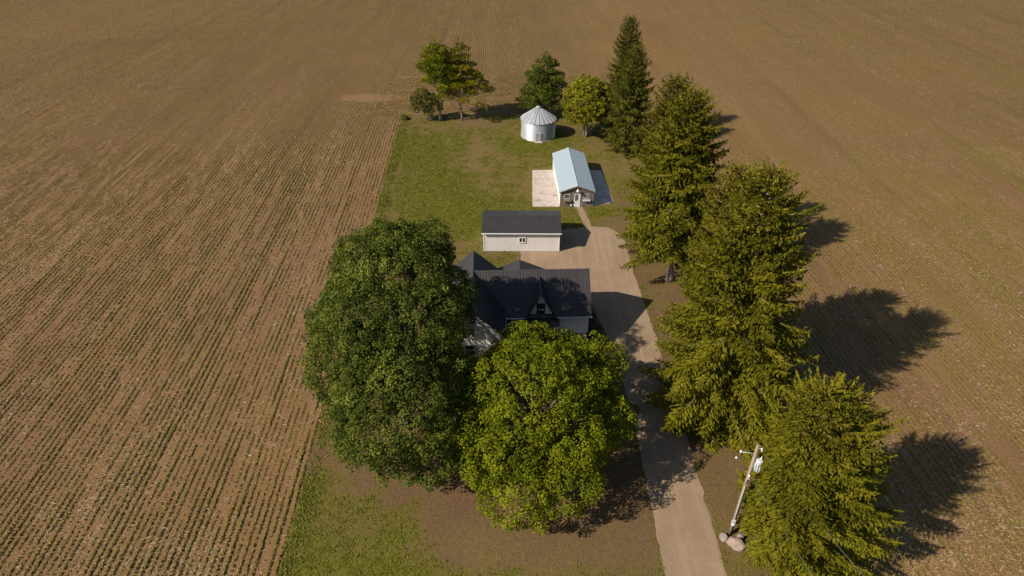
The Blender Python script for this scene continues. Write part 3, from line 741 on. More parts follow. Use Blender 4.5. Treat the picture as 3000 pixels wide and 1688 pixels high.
def pine(loc, h, pads, seed, mat, bark, label, trunk_r=.20, lean=(0,0), per=230, group=None, dead=6):
    """pads: (x,y,z,rx,rz) tufted needle masses carried on bare limbs"""
    rng = np.random.default_rng(seed); root = empty('pine_tree', (loc[0], loc[1], 0))
    ax = lambda z: Vector((lean[0]*(z/h)**1.5+.12*math.sin(z*.8+seed), lean[1]*(z/h)**1.5+.1*math.cos(z*.7+seed)-.1, z))
    mb = MB(); zs = [-.05]+[h*f for f in (.05,.15,.3,.45,.6,.75,.9,.985)]
    mb.tube([ax(max(z,0)) if z > 0 else Vector((ax(0).x, ax(0).y, -.05)) for z in zs], [trunk_r*1.3,trunk_r*1.1,trunk_r,trunk_r*.9,trunk_r*.8,trunk_r*.65,trunk_r*.45,trunk_r*.22,.02], 9)
    Qs, T = [], []
    for (x,y,z,rx,rz) in pads:
        m = int(per*1.45*(rx/1.2)**2)
        d = nrm(rng.normal(size=(m,3))); rad = rng.uniform(.2,1,m)**.45
        P = np.array([x,y,z]) + d*rad[:,None]*np.array([rx,rx,rz])*(1+.25*(vnoise(d[:,0]*2+x, d[:,1]*2+z, seed)-.5))[:,None]
        D = nrm(d*.7 + rng.normal(0,.5,(m,3)) + np.array([0,0,.45]))
        l = rng.uniform(.22,.42,m); Qs.append(sprigs(P, D, l, l*.24, rng)); bt = rng.normal(.45,.12)
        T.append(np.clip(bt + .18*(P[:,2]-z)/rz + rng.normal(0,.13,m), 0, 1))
        zb = max(h*.16, min(z-.35*math.hypot(x,y)+rng.uniform(-.3,.3), h*.95)); s = ax(zb); e = Vector((x,y,z-.1*rz)); mid = s.lerp(e,.5)+Vector((rng.uniform(-.2,.2),rng.uniform(-.2,.2),-.15))
        mb.tube([s, mid, e], [.05+.012*rx,.04,.015], 6, cap=False)
        for q in range(3):
            e2 = e + Vector((rng.uniform(-.8,.8)*rx, rng.uniform(-.8,.8)*rx, rng.uniform(-.2,.6)*rz)); mb.tube([mid, e2], [.022,.008], 5, cap=False)
    for q in range(dead):                                        # dead lower limbs
        z = h*rng.uniform(.18,.5); a = rng.uniform(0,6.28); L = rng.uniform(.6,1.7); s = ax(z); e = s+Vector((L*math.cos(a),L*math.sin(a),rng.uniform(-.2,.5)))
        mb.tube([s, s.lerp(e,.5)+Vector((0,0,.12)), e], [.035,.022,.006], 5, cap=False)
    Q = np.concatenate(Qs); quad_mesh('crown', Q, np.concatenate(T), [mat], root)
    mb.build('trunk', bark, root)
    tag(root, label, 'tree', group)
    return root

def pads_for(seed, h, levels, top_r=.8, flat=.42):
    """levels: (z, reach, count, pad radius, azimuth offset)"""
    rng = np.random.default_rng(seed); out = [(0,0,h-.5,top_r*.75,.75),(.25,.1,h-1.3,top_r,.7)]
    for (z,reach,cnt,pr,a0) in levels:
        for k in range(cnt):
            a = a0+2*PI*k/cnt+rng.uniform(-.4,.4); r = reach*rng.uniform(.62,1.1)
            p = pr*1.05*rng.uniform(.72,1.2); out.append((r*math.cos(a), r*math.sin(a), z+rng.uniform(-.2,.2), p, p*flat*.58*rng.uniform(.8,1.25)))
            if r > 2.0: out.append((r*.5*math.cos(a+.2), r*.5*math.sin(a+.2), z+.1, p*.75, p*flat))
    return out

lv = [(13.2,1.5,4,1.2,.3),(12.0,2.2,5,1.35,.9),(10.6,2.5,5,1.4,.2),(9.3,2.7,5,1.35,.8),(8.0,2.4,4,1.25,.5),(7.0,2.9,3,1.0,2.6)]
pine((-13.7,118.1), 14.7, pads_for(3,14.7,lv,1.15,.55), 51, M['needle_pine'], M['bark_pine'], 'tall green pine with a bare thick trunk, left of the yellowing pine', .27, (-.5,.1), 190, 'pines at the back of the lot')
lv = [(13.0,1.1,3,1.0,.3),(11.6,1.7,4,1.15,.9),(10.2,2.3,5,1.2,.2),(8.8,2.8,5,1.2,.8),(7.4,2.6,5,1.15,.5),(6.0,3.4,5,1.1,.1),(4.9,3.8,4,.95,.4)]
pine((-9.6,118.4), 14.8, pads_for(8,14.8,lv,.9,.5)+[(4.6,-1.0,2.9,.75,.4),(3.4,-1.2,3.3,.75,.4),(5.2,.2,5.8,1.2,.45),(4.2,-.4,6.4,1.2,.45),(3.2,.3,7.6,1.2,.5),(4.4,.3,7.0,1.0,.45),(2.6,-.6,9.0,1.2,.5),(3.6,-.9,8.6,.9,.45),(-2.8,-.5,5.6,1.2,.5),(-1.6,-1,6.6,1.1,.5)], 52, M['needle_gold'], M['bark_pine'], 'thin pine with yellowing needles and dead lower limbs, right of the green pine', .18, (-.6,0), 200, 'pines at the back of the lot', 12)
lv = [(10.4,1.3,4,.95,.3),(9.2,2.0,4,1.15,.9),(8.0,2.6,5,1.3,.2),(6.7,3.0,5,1.35,.7),(5.4,3.7,6,1.3,.3),(4.1,4.0,6,1.2,.8),(2.8,4.4,6,1.15,.1),(1.9,4.2,5,1.05,.6)]
pine((6.3,120.6), 12.0, pads_for(15,12.0,lv,.85,.45), 53, M['needle_green'], M['bark_pine'], 'dense green pine standing right behind the grain bin', .22, (.2,0), 240, 'pines at the back of the lot', 3)

t = broadleaf('small_tree', (-15.7,118.2), [(-.3,0,3.8,1.3,1.3,1.4),(-1.7,-.2,2.7,1.2,1.1,1.0),(1.2,.1,2.9,1.2,1.1,1.4),(-1.2,.2,5.2,1.2,1.0,.6),(-2.4,0,4.0,.8,.8,.8),(.8,-.3,4.4,.8,.8,.7),(.2,-.4,2.2,.9,.9,.8)], M['leaf_shrub'], M['bark_pine'], 61, 1.5, .10, spacing=.62, rc=(.35,.6), per=34, la=.13, lb=.095, drop=.22, stems=4, forks=3)
tag(t, 'small dark bushy tree with several stems left of the two tall pines', 'tree')

def bush(loc, r, seed, mat, label, group=None, name='bush', hz=.8, per=26):
    rng = np.random.default_rng(seed); m = 46
    d = nrm(rng.normal(size=(m,3))); d[:,2] = np.abs(d[:,2])
    C = d*np.array([r,r,r*hz])*.72*(1+.3*rng.uniform(-.5,.5,m))[:,None] + np.array([0,0,r*hz*.25])
    Q = clump_leaves(C, d, np.full(m, r*.34), per, rng, r*.13, r*.09)
    root = empty(name, (loc[0], loc[1], 0))
    quad_mesh('foliage', Q, np.clip(rng.normal(.45,.2,len(Q)),0,1), [mat], root)
    mb = MB()
    for k in range(5):
        a = k*1.26; mb.tube([(0,0,-.03),(.25*r*math.cos(a),.25*r*math.sin(a),r*hz*.5),(.55*r*math.cos(a),.55*r*math.sin(a),r*hz)], [.03,.02,.008], 5)
    mb.build('stem', M['bark_maple'], root)
    return tag(root, label, 'bush', group)

bush((lot_left(119)+1.0,118.8), .75, 71, M['leaf_shrub'], 'lone dark bush at the far left corner of the lot')
names = ['rusty shrub along the house side wall, nearest the driveway end of its row', 'second rusty shrub from the front along the house side wall', 'middle rusty shrub of the row along the house side wall', 'second rusty shrub from the back along the house side wall', 'rusty shrub farthest back along the house side wall']
for i in range(5):
    bush((8.75+.1*(i % 2)-.035*i, 51.9+1.05*i), .56+.07*(i % 3), 80+i, M['leaf_rust'], names[i], 'shrubs along the house wall', 'shrub', 1.1)

# ------------------------------------------------------------------ roofs and walls
def roof_plane(mb, e0, e1, r1, r0, th=.09, rib=.30, rh=.030, rw=.030):
    """steel roof: eave e0-e1, ridge r0-r1 (same direction), with raised ribs down the slope"""
    e0,e1,r1,r0 = map(Vector, (e0,e1,r1,r0))
    mb.slab(e0,e1,r1,r0, th)
    n = (e1-e0).cross(r0-e0).normalized(); L = (e1-e0).length; k = int(L/rib); ux = (e1-e0).normalized()
    for i in range(k+1):
        f = (i+.5)/(k+1)
        a = e0.lerp(e1,f); b = r0.lerp(r1,f); a = a+(b-a)*.004; b = b+(a-b)*.004
        h = n*rh; wv = ux*rw
        mb.hexa([a-wv-n*.01, a+wv-n*.01, b+wv-n*.01, b-wv-n*.01, a-wv*.5+h, a+wv*.5+h, b+wv*.5+h, b-wv*.5+h])

def ribbed_wall(mb, p0, p1, z0, z1, n, rib=.23, rd=.018):
    """vertical ribs standing proud of a wall face from p0 to p1 (xy); n = outward"""
    p0 = Vector((*p0,0)); p1 = Vector((*p1,0)); n = Vector((*n,0)); L = (p1-p0).length; u = (p1-p0)/L; k = int(L/rib)
    for i in range(k):
        c = p0+u*((i+.5)*L/k); zt = z1(c) if callable(z1) else z1
        a = c-u*.04; b = c+u*.04; o = n*rd; a2 = c-u*.02+o; b2 = c+u*.02+o; a = a-n*.005; b = b-n*.005
        Z0 = Vector((0,0,z0)); Z1 = Vector((0,0,zt))
        mb.hexa([a2+Z0,b2+Z0,b+Z0,a+Z0,a2+Z1,b2+Z1,b+Z1,a+Z1])

def window(parent, cx, y, z0, z1, wd, frame, glass, ny=-1, mull='v', fw=.07, name='window'):
    """window on a wall facing -y at depth y"""
    fr = MB(); x0, x1 = cx-wd/2, cx+wd/2; d0, d1 = y-.06, y+.03
    fr.box(x0,x0+fw,d0,d1,z0,z1); fr.box(x1-fw,x1,d0,d1,z0,z1); fr.box(x0+fw,x1-fw,d0,d1,z1-fw,z1); fr.box(x0+fw,x1-fw,d0-.03,d1,z0,z0+fw)
    if mull == 'v': fr.box(cx-fw*.45,cx+fw*.45,d0+.01,d1,z0+fw,z1-fw)
    o = fr.build(name, frame, parent)
    g = MB(); g.box(x0+fw*.9,x1-fw*.9,y-.025,y-.01,z0+fw*.9,z1-fw*.9); g.build('pane', glass, o)
    if mull == 'h':
        s = MB(); zc = (z0+z1)/2; s.box(x0+fw,x1-fw,d0+.005,d1-.03,zc-.03,zc+.03); s.build('meeting_rail', M['trim'], o)
    return o

# ---- farmhouse
def farmhouse():
    root = empty('farmhouse', (1.5,51.8,0), math.radians(2.0))
    tag(root, 'pale farmhouse with dark ribbed steel roofs, steep front gable and porch', 'house')
    SL = .905; RZ = 7.05; FZ = 1.35
    # walls as one shell: main block, gabled wing, rear wing
    wl = MB()
    xl, xr = -2.65, 6.35; D = 6.8
    zt = RZ-SL*3.4-.12
    wl.extr([(xl,0,FZ),(xl,D,FZ),(xl,D,zt),(xl,3.4,RZ-.14),(xl,0,zt)], (xr-xl,0,0))
    wx, hw = -5.4, 2.75; ztw = RZ-SL*hw-.12; yb = 7.15; yf = -3.5
    wl.extr([(wx-hw,yf,FZ),(wx+hw-.001,yf,FZ),(wx+hw-.001,yf,ztw),(wx,yf,RZ-.14),(wx-hw,yf,ztw)], (0,yb-yf,0))
    ribbed_wall(wl, (wx-hw,yf), (wx+hw,yf), FZ, lambda c: RZ-.16-SL*abs(c.x-wx), (0,-1), .24, .014)
    ribbed_wall(wl, (xl+.1,0), (xr,0), FZ, zt, (0,-1), .24, .014)
    # steep front gable wall
    gx, gw, gz = 1.42, 1.5, 6.62
    wl.extr([(gx-gw,-.04,zt-.45),(gx+gw,-.04,zt-.45),(gx,-.04,gz-.12)], (0,.5,0))
    rx, rw, rz, ry = -.4, 3.1, 5.25, 8.05
    wl.extr([(rx-rw,6.7,FZ),(rx+rw,6.7,FZ),(rx+rw,6.7,rz-.45*rw-.1),(rx,6.7,rz-.1),(rx-rw,6.7,rz-.45*rw-.1)], (0,ry-6.7,0))
    wl.build('wall', M['house_siding'], root)
    fd = MB(); fd.box(wx-hw+.06,wx+hw-.06,yf+.06,yb-.06,-.1,FZ); fd.box(xl-.3,xr-.06,.06,D-.06,-.1,FZ-.003); fd.box(rx-rw+.06,rx+rw-.06,D-.2,ry-.06,-.1,FZ-.006)
    f = fd.build('foundation', M['foundation'], root)
    window(f, -4.05, yf+.05, .42, .80, 1.15, M['trim'], M['glass'], mull='v', fw=.06, name='basement_window')
    # roofs
    rf = MB(); ex = -.32
    ze = RZ-SL*(3.4-ex)
    roof_plane(rf, (wx,ex,ze), (xr+.28,ex,ze), (xr+.28,3.4,RZ), (wx,3.4,RZ))
    roof_plane(rf, (xr+.28,D-ex,ze), (wx,D-ex,ze), (wx,3.4,RZ), (xr+.28,3.4,RZ))
    rf.slab((wx,3.24,RZ-.10),(xr+.285,3.24,RZ-.10),(xr+.285,3.4,RZ+.045),(wx,3.4,RZ+.045),.02)
    rf.slab((xr+.285,3.56,RZ-.10),(wx,3.56,RZ-.10),(wx,3.4,RZ+.045),(xr+.285,3.4,RZ+.045),.02)
    rf.build('main_roof', M['roof_dark'], root)
    rf = MB(); e = hw+.3; zw = RZ+.02-SL*e
    roof_plane(rf, (wx+e,yf-.25,zw), (wx+e,yb+.25,zw), (wx,yb+.25,RZ+.02), (wx,yf-.25,RZ+.02))
    roof_plane(rf, (wx-e,yb+.25,zw), (wx-e,yf-.25,zw), (wx,yf-.25,RZ+.02), (wx,yb+.25,RZ+.02))
    rf.slab((wx+.15,yf-.26,RZ-.08),(wx+.15,yb+.26,RZ-.08),(wx,yb+.26,RZ+.065),(wx,yf-.26,RZ+.065),.02)
    rf.slab((wx-.15,yb+.26,RZ-.08),(wx-.15,yf-.26,RZ-.08),(wx,yf-.26,RZ+.065),(wx,yb+.26,RZ+.065),.02)
    rf.build('wing_roof', M['roof_dark'], root)
    rf = MB(); s2 = 2.0; e = gw+.13; zg = gz-s2*e; yg = -.38; y2 = 3.0
    roof_plane(rf, (gx+e,yg,zg), (gx+e,y2,zg), (gx,y2,gz), (gx,yg,gz), .07, .3)
    roof_plane(rf, (gx-e,y2,zg), (gx-e,yg,zg), (gx,yg,gz), (gx,y2,gz), .07, .3)
    rf.slab((gx+.10,yg-.01,gz-.15),(gx+.10,y2,gz-.15),(gx,y2,gz+.05),(gx,yg-.01,gz+.05),.02)
    rf.slab((gx-.10,y2,gz-.15),(gx-.10,yg-.01,gz-.15),(gx,yg-.01,gz+.05),(gx,y2,gz+.05),.02)
    rf.build('gable_roof', M['roof_dark'], root)
    rf = MB(); e = rw+.3; zr = rz-.45*e
    roof_plane(rf, (rx+e,4.6,zr), (rx+e,ry+.25,zr), (rx,ry+.25,rz), (rx,4.6,rz), .08)
    roof_plane(rf, (rx-e,ry+.25,zr), (rx-e,4.6,zr), (rx,4.6,rz), (rx,ry+.25,rz), .08)
    rf.build('rear_roof', M['roof_dark'], root)
    # gable window, wing window
    window(root, gx-.02, -.045, zt-.18, zt+1.42, .86, M['dark_trim'], M['glass'], mull='h', fw=.07)
    window(root, -5.75, yf-.012, 1.62, 2.95, 1.1, M['trim'], M['glass'], mull='h')
    # porch
    pr = MB(); px0, px1 = xl+.02, 3.3; py = -2.75
    roof_plane(pr, (px0,py,2.72), (px1,py,2.72), (px1,-.02,3.42), (px0,-.02,3.42), .08)
    pr.build('porch_roof', M['roof_dark'], root)
    dk = MB(); dk.box(px0,px1-.1,py+.25,-.02,.95,1.12); dk.box(px0+.1,px1-.2,py+.35,-.1,-.05,.95); dk.build('porch_deck', M['planter'], root)
    for x in (px0+.2, (px0+px1)/2, px1-.3):
        ps = MB(); ps.box(x-.07,x+.07,py+.3,py+.44,1.12,2.70); ps.build('porch_post', M['trim'], root)
    dr = MB(); dr.box(-.3,.62,-.05,.02,1.14,3.12); dr.build('front_door', M['dark_trim'], root)
    # gutters and the downpipe that runs over the porch roof
    gt = MB(); gt.box(xl+.45,gx-gw-.13,ex-.11,ex-.003,ze-.10,ze-.015); gt.build('gutter', M['gutter'], root); gt = MB(); gt.box(gx+gw+.13,xr+.30,ex-.11,ex-.003,ze-.10,ze-.015); gt.build('gutter', M['gutter'], root)
    gt = MB(); gt.box(px0+.02,px1,py-.10,py-.003,2.60,2.69); gt.build('porch_gutter', M['dark_trim'], root)
    dp = MB(); sl = (3.42-2.72)/(2.73)
    dp.tube([(-2.12,-.38,3.62),(-2.12,-.16,3.46),(-2.12,-.3,3.42),(-2.12,-1.75,3.42-sl*1.65+.07)], .045, 8); dp.build('downpipe', M['gutter'], root)
    tr = MB(); tr.box(wx+hw-.02,wx+hw+.03,yf-.03,yf+.06,FZ,ztw); tr.build('corner_trim', M['trim'], root); tr = MB(); tr.box(xr-.06,xr+.03,-.03,.05,FZ,zt); tr.build('corner_trim', M['trim'], root)
    return root
farmhouse()

# ---- white garage
def garage():
    root = empty('garage', (1.2,70.4,0), math.radians(-.5))
    tag(root, 'long ivory steel garage with a low dark ribbed roof behind the farmhouse', 'garage')
    x0, x1, D = -4.86, 4.87, 5.5; ez, rz = 2.86, 3.74; sl = (rz-ez)/3.05
    zt = ez+.3*sl-.1
    w_ = MB(); w_.extr([(x0,0,-.05),(x0,D,-.05),(x0,D,zt),(x0,D/2,rz-.13),(x0,0,zt)], (x1-x0,0,0))
    ribbed_wall(w_, (x0+.1,0), (x1-.1,0), 0.03, zt, (0,-1), .235, .010)
    w_.build('wall', M['siding'], root)
    r = MB()
    roof_plane(r, (x0-.2,-.3,ez), (x1+.2,-.3,ez), (x1+.2,D/2,rz), (x0-.2,D/2,rz), .08, .235)
    roof_plane(r, (x1+.2,D+.3,ez), (x0-.2,D+.3,ez), (x0-.2,D/2,rz), (x1+.2,D/2,rz), .08, .235)
    r.slab((x0-.205,D/2-.16,rz-.02),(x1+.205,D/2-.16,rz-.02),(x1+.205,D/2,rz+.04),(x0-.205,D/2,rz+.04),.02)
    r.slab((x1+.205,D/2+.16,rz-.02),(x0-.205,D/2+.16,rz-.02),(x0-.205,D/2,rz+.04),(x1+.205,D/2,rz+.04),.02)
    r.build('roof', M['roof_dark'], root)
    g = MB(); g.box(x0-.22,x1+.22,-.42,-.303,ez-.11,ez-.02); g.build('gutter', M['trim'], root)
    window(root, .12, -.02, 1.30, 2.12, .92, M['trim'], M['glass'], mull='v', fw=.10)
    for xa in (x0, x1-.1):
        t_ = MB(); t_.box(xa-.015,xa+.115,-.035,.02,.0,zt); t_.build('corner_trim', M['trim'], root)
    b = MB(); b.box(x0-.02,x1+.02,-.045,-.002,-.05,.03); b.build('base_trim', M['dark_trim'], root)
    d = MB(); d.box(x1-.01,x1+.035,1.2,4.2,.0,2.25); d.build('garage_door', M['trim'], root)
    p = MB(); p.box(x0+.3,x0+.55,-.10,-.022,2.55,2.70); p.build('wall_lamp', M['gutter'], root)
garage()

# ---- board shed with pale roof
def shed():
    root = empty('board_shed', (9.33,82.8,0), math.radians(1.4))
    tag(root, 'narrow weathered board shed with a pale blue grey steel roof and white door', 'shed')
    hw, D = 2.42, 13.5; ez, rz = 2.50, 3.46; e = hw+.17; sl = (rz-ez)/e; zt = ez+.17*sl-.06
    w_ = MB(); w_.extr([(-hw,.02,-.05),(hw,.02,-.05),(hw,.02,zt),(0,.02,rz-.1),(-hw,.02,zt)], (0,D-.02,0)); w_.build('wall', M['wall_pale'], root)
    g = MB(); g.extr([(-hw,-.03,-.05),(hw,-.03,-.05),(hw,-.03,zt),(0,-.03,rz-.1),(-hw,-.03,zt)], (0,.045,0))
    rr = random.Random(4); x = -hw+.03
    while x < hw-.05:
        z1 = zt+(hw-abs(x))*sl-.02
        if not (-.47 < x < .52): g.box(x,x+.045,-.06,-.025,0,z1)
        else: g.box(x,x+.045,-.06,-.025,2.12,z1)
        x += .25+rr.uniform(-.02,.02)
    g.build('gable_boards', M['boards'], root)
    r = MB()
    roof_plane(r, (e,-.28,ez), (e,D+.2,ez), (0,D+.2,rz), (0,-.28,rz), .06, .9, .010, .02)
    roof_plane(r, (-e,D+.2,ez), (-e,-.28,ez), (0,-.28,rz), (0,D+.2,rz), .06, .9, .010, .02)
    r.slab((.14,-.285,rz-.04),(.14,D+.205,rz-.04),(0,D+.205,rz+.03),(0,-.285,rz+.03),.015)
    r.slab((-.14,D+.205,rz-.04),(-.14,-.285,rz-.04),(0,-.285,rz+.03),(0,D+.205,rz+.03),.015)
    r.build('roof', M['roof_pale'], root)
    b = MB()
    for s in (-1, 1):
        b.hexa([(s*e,-.31,ez-.17),(0,-.31,rz-.17),(0,-.283,rz-.17),(s*e,-.283,ez-.17),(s*e,-.31,ez-.01),(0,-.31,rz-.01),(0,-.283,rz-.01),(s*e,-.283,ez-.01)])
    b.build('barge_board', M['boards'], root)
    d = MB(); d.box(-.42,.48,-.075,-.03,.02,2.08); do = d.build('door', M['door'], root)
    p = MB(); p.box(-.27,.17,-.085,-.07,1.02,1.96); p.build('door_pane', M['grey_glass'], do)
    h = MB(); h.box(.33,.40,-.12,-.07,.98,1.06); h.build('handle', M['steel'], do)
    f = MB(); f.box(-.53,-.42,-.085,-.03,0,2.18); f.box(.48,.55,-.085,-.03,0,2.18); f.box(-.42,.48,-.085,-.03,2.08,2.18); f.build('door_frame', M['boards'], root)
    w1 = window(root, -1.45, -.035, 1.30, 2.08, .84, M['gutter'], M['grey_glass'], mull='', fw=.07)
    w2 = window(root, 1.32, -.035, 1.30, 2.08, .84, M['steel'], M['pale_glass'], mull='', fw=.05)
    for cx, m in ((-1.42, 'planter'), (1.38, 'planter_white')):
        b = MB(); b.box(cx-.55,cx+.55,-.36,-.065,1.02,1.06); b.box(cx-.55,cx+.55,-.36,-.33,1.06,1.22); b.box(cx-.55,cx-.52,-.33,-.065,1.06,1.22); b.box(cx+.52,cx+.55,-.33,-.065,1.06,1.22); b.box(cx-.52,cx+.52,-.33,-.065,1.06,1.17)
        bo = b.build('flower_box', M[m], root)
    # goose-neck yard lamp over the door
    a = MB(); a.tube([(0.02,-.03,3.02),(0.02,-.25,3.10),(0.02,-.42,3.02),(0.02,-.45,2.94)], .025, 8); la = a.build('lamp_arm', M['steel'], root)
    s = MB(); s.tube([(0.02,-.45,2.95),(0.02,-.45,2.88),(0.02,-.45,2.74),(0.02,-.45,2.58)], [.06,.11,.18,.20], 16); s.build('lamp_shade', M['lamp'], la)
    s = MB(); s.box(-.16,.16,-.075,-.03,2.32,2.46); s.build('name_board', M['boards'], root)
    v = MB(); v.tube([(-.78,-.03,.38),(-.78,-.16,.38),(-.78,-.20,.30),(-.78,-.20,.16)], [.07,.09,.09,.07], 10); v.build('vent_hood', M['lamp'], root)
    v = MB(); v.box(.78,.86,-.13,-.03,.30,.52); v.build('outlet_box', M['steel'], root)
shed()
o = sheet('concrete_slab', [(3.0,82.75),(6.86,82.75),(6.62,95.5),(3.25,95.45)], -.06, M['concrete'], .10, .5, .10, 21); tag(o, 'sunlit stained concrete slab along the left wall of the board shed', 'slab', 'concrete slabs beside the shed')
o = sheet('concrete_slab', [(11.80,82.95),(14.9,84.2),(14.35,95.4),(11.52,95.5)], -.06, M['concrete'], .10, .5, .10, 22); tag(o, 'shaded concrete slab along the right wall of the board shed', 'slab', 'concrete slabs beside the shed')

# ---- grain bin
def grain_bin():
    root = empty('grain_bin', (4.7,110.55,0))
    tag(root, 'short round galvanised grain bin with a ribbed cone roof', 'grain bin')
    R, ez, pz = 3.05, 3.25, 5.12; seg = 96
    mb = MB(); zs = []; z = .02
    prof = [(R, 0.0)]
    nc = 30
    for i in range(nc*4+1):
        zz = ez*i/(nc*4); ring = 3
        prof.append((R + .012*math.sin(2*PI*i/4*1.0), zz))
    for a in range(seg):
        t0, t1 = 2*PI*a/seg, 2*PI*(a+1)/seg
        for (r0,z0),(r1,z1) in zip(prof[1:-1], prof[2:]):
            mb.poly([(r0*math.cos(t0),r0*math.sin(t0),z0),(r0*math.cos(t1),r0*math.sin(t1),z0),(r1*math.cos(t1),r1*math.sin(t1),z1),(r1*math.cos(t0),r1*math.sin(t0),z1)], 0, True)
    me = mb.build('wall', M['bin_wall'], root)
    for z in (1.08, 2.17):                                          # lapped ring joints
        mb = MB()
        pts = [((R+.016)*math.cos(2*PI*a/seg),(R+.016)*math.sin(2*PI*a/seg)) for a in range(seg)]
        for a in range(seg):
            p, q = pts[a], pts[(a+1) % seg]; mb.poly([(*p,z-.02),(*q,z-.02),(*q,z+.02),(*p,z+.02)], 0, True)
        mb.build('ring_joint', M['steel'], root)
    mb = MB(); k = 24; er = R+.16; z0 = ez-.08; tr = .42
    zt = pz-.02
    for a in range(k):
        t0, t1 = 2*PI*a/k, 2*PI*(a+1)/k
        P = lambda r,t,z: Vector((r*math.cos(t), r*math.sin(t), z))
        mb.poly([P(er,t0,z0),P(er,t1,z0),P(tr,t1,zt),P(tr,t0,zt)])
        mb.poly([P(er,t0,z0-.03),P(tr,t0,zt-.03),P(tr,t1,zt-.03),P(er,t1,z0-.03)])
        mb.poly([P(er,t0,z0-.03),P(er,t1,z0-.03),P(er,t1,z0),P(er,t0,z0)])
        s = Vector((-math.sin(t0), math.cos(t0), 0)); o_, i_ = P(er+.02,t0,z0), P(tr,t0,zt)
        up = Vector((0,0,.085)); mb.hexa([o_-s*.045,o_+s*.045,i_+s*.03,i_-s*.03,o_-s*.022+up,o_+s*.022+up,i_+s*.015+up,i_-s*.015+up])
    mb.build('roof', M['bin_roof'], root)
    mb = MB(); mb.tube([(0,0,zt-.06),(0,0,pz+.14),(0,0,pz+.17),(0,0,pz+.27)], [.45,.45,.50,.12], 24); mb.build('roof_cap', M['bin_roof'], root)
    mb = MB(); t0 = math.radians(-112)                               # roof ladder
    for s in (-.17, .17):
        d = Vector((math.cos(t0), math.sin(t0), 0)); q = Vector((-math.sin(t0), math.cos(t0), 0))*s
        mb.tube([d*(er-.05)+q+Vector((0,0,z0+.13)), d*(tr+.15)+q+Vector((0,0,zt+.02))], .018, 6)
    for i in range(9):
        f = (i+.5)/9; c = d*((er-.05)*(1-f)+(tr+.15)*f)+Vector((0,0,(z0+.13)*(1-f)+(zt+.02)*f)); q = Vector((-math.sin(t0), math.cos(t0), 0))*.17
        mb.tube([c-q, c+q], .014, 6)
    mb.build('roof_ladder', M['steel'], root)
    mb = MB(); y = -R-.06
    mb.box(-.62,.46,y,-R+.12,.25,1.62); do = mb.build('door', M['bin_door'], root)
    mb = MB()
    for i in range(6): mb.box(-.55+i*.17,-.48+i*.17,y-.035,y+.002,.30,1.57)
    mb.build('door_slat', M['steel'], do)
    mb = MB(); mb.tube([(0,0,-.05),(0,0,.035)], [R+.14,R+.12], 64); mb.build('base_ring', M['grey_stone'], root)
    mb = MB(); mb.box(-.75,.45,-R-.62,-R-.05,-.02,.12); mb.build('door_step', M['concrete'], root)
grain_bin()

# ---- rocks
def rock(loc, s, seed, mat, label, group=None, rz=0):
    import bmesh
    bm = bmesh.new(); bmesh.ops.create_icosphere(bm, subdivisions=4, radius=1.0)
    rng = random.Random(seed)
    pl = [(Vector((rng.gauss(0,1),rng.gauss(0,1),rng.gauss(.2,.8))).normalized(), rng.uniform(.68,.95)) for _ in range(13)]
    from mathutils import noise as mn
    for v in bm.verts:
        for n, d in pl:
            k = v.co.dot(n)
            if k > d: v.co -= n*(k-d)*.92
        v.co *= 1+.12*mn.noise(v.co*2.2+Vector((seed,0,0)))+.02*mn.noise(v.co*7)
        v.co = Vector((v.co.x*s[0], v.co.y*s[1], v.co.z*s[2]))
    me = bpy.data.meshes.new('boulder'); bm.to_mesh(me); bm.free()
    for p in me.polygons: p.use_smooth = True
    o = link('boulder', me, None, [mat]); o.location = (loc[0], loc[1], s[2]*.42); o.rotation_euler = (0,0,rz)
    return tag(o, label, 'boulder', group)
rock((16.75,28.25), (.72,.50,.56), 3, M['pink_stone'], 'big pinkish boulder at the foot of the utility pole', 'boulders round the pole', -.35)
rock((15.95,28.85), (.32,.36,.40), 5, M['grey_stone'], 'small grey boulder on the driveway side of the utility pole', 'boulders round the pole', .3)
rock((17.25,28.95), (.34,.26,.34), 8, M['grey_stone'], 'small grey boulder behind the big pinkish boulder, right of the pole', 'boulders round the pole', .5)
rock((17.55,28.05), (.24,.40,.34), 11, M['grey_stone'], 'dark narrow boulder against the right end of the big pinkish boulder', 'boulders round the pole', .2)
rock((5.35,106.95), (.28,.22,.26), 14, M['pink_stone'], 'small pinkish boulder beside the grain bin door')

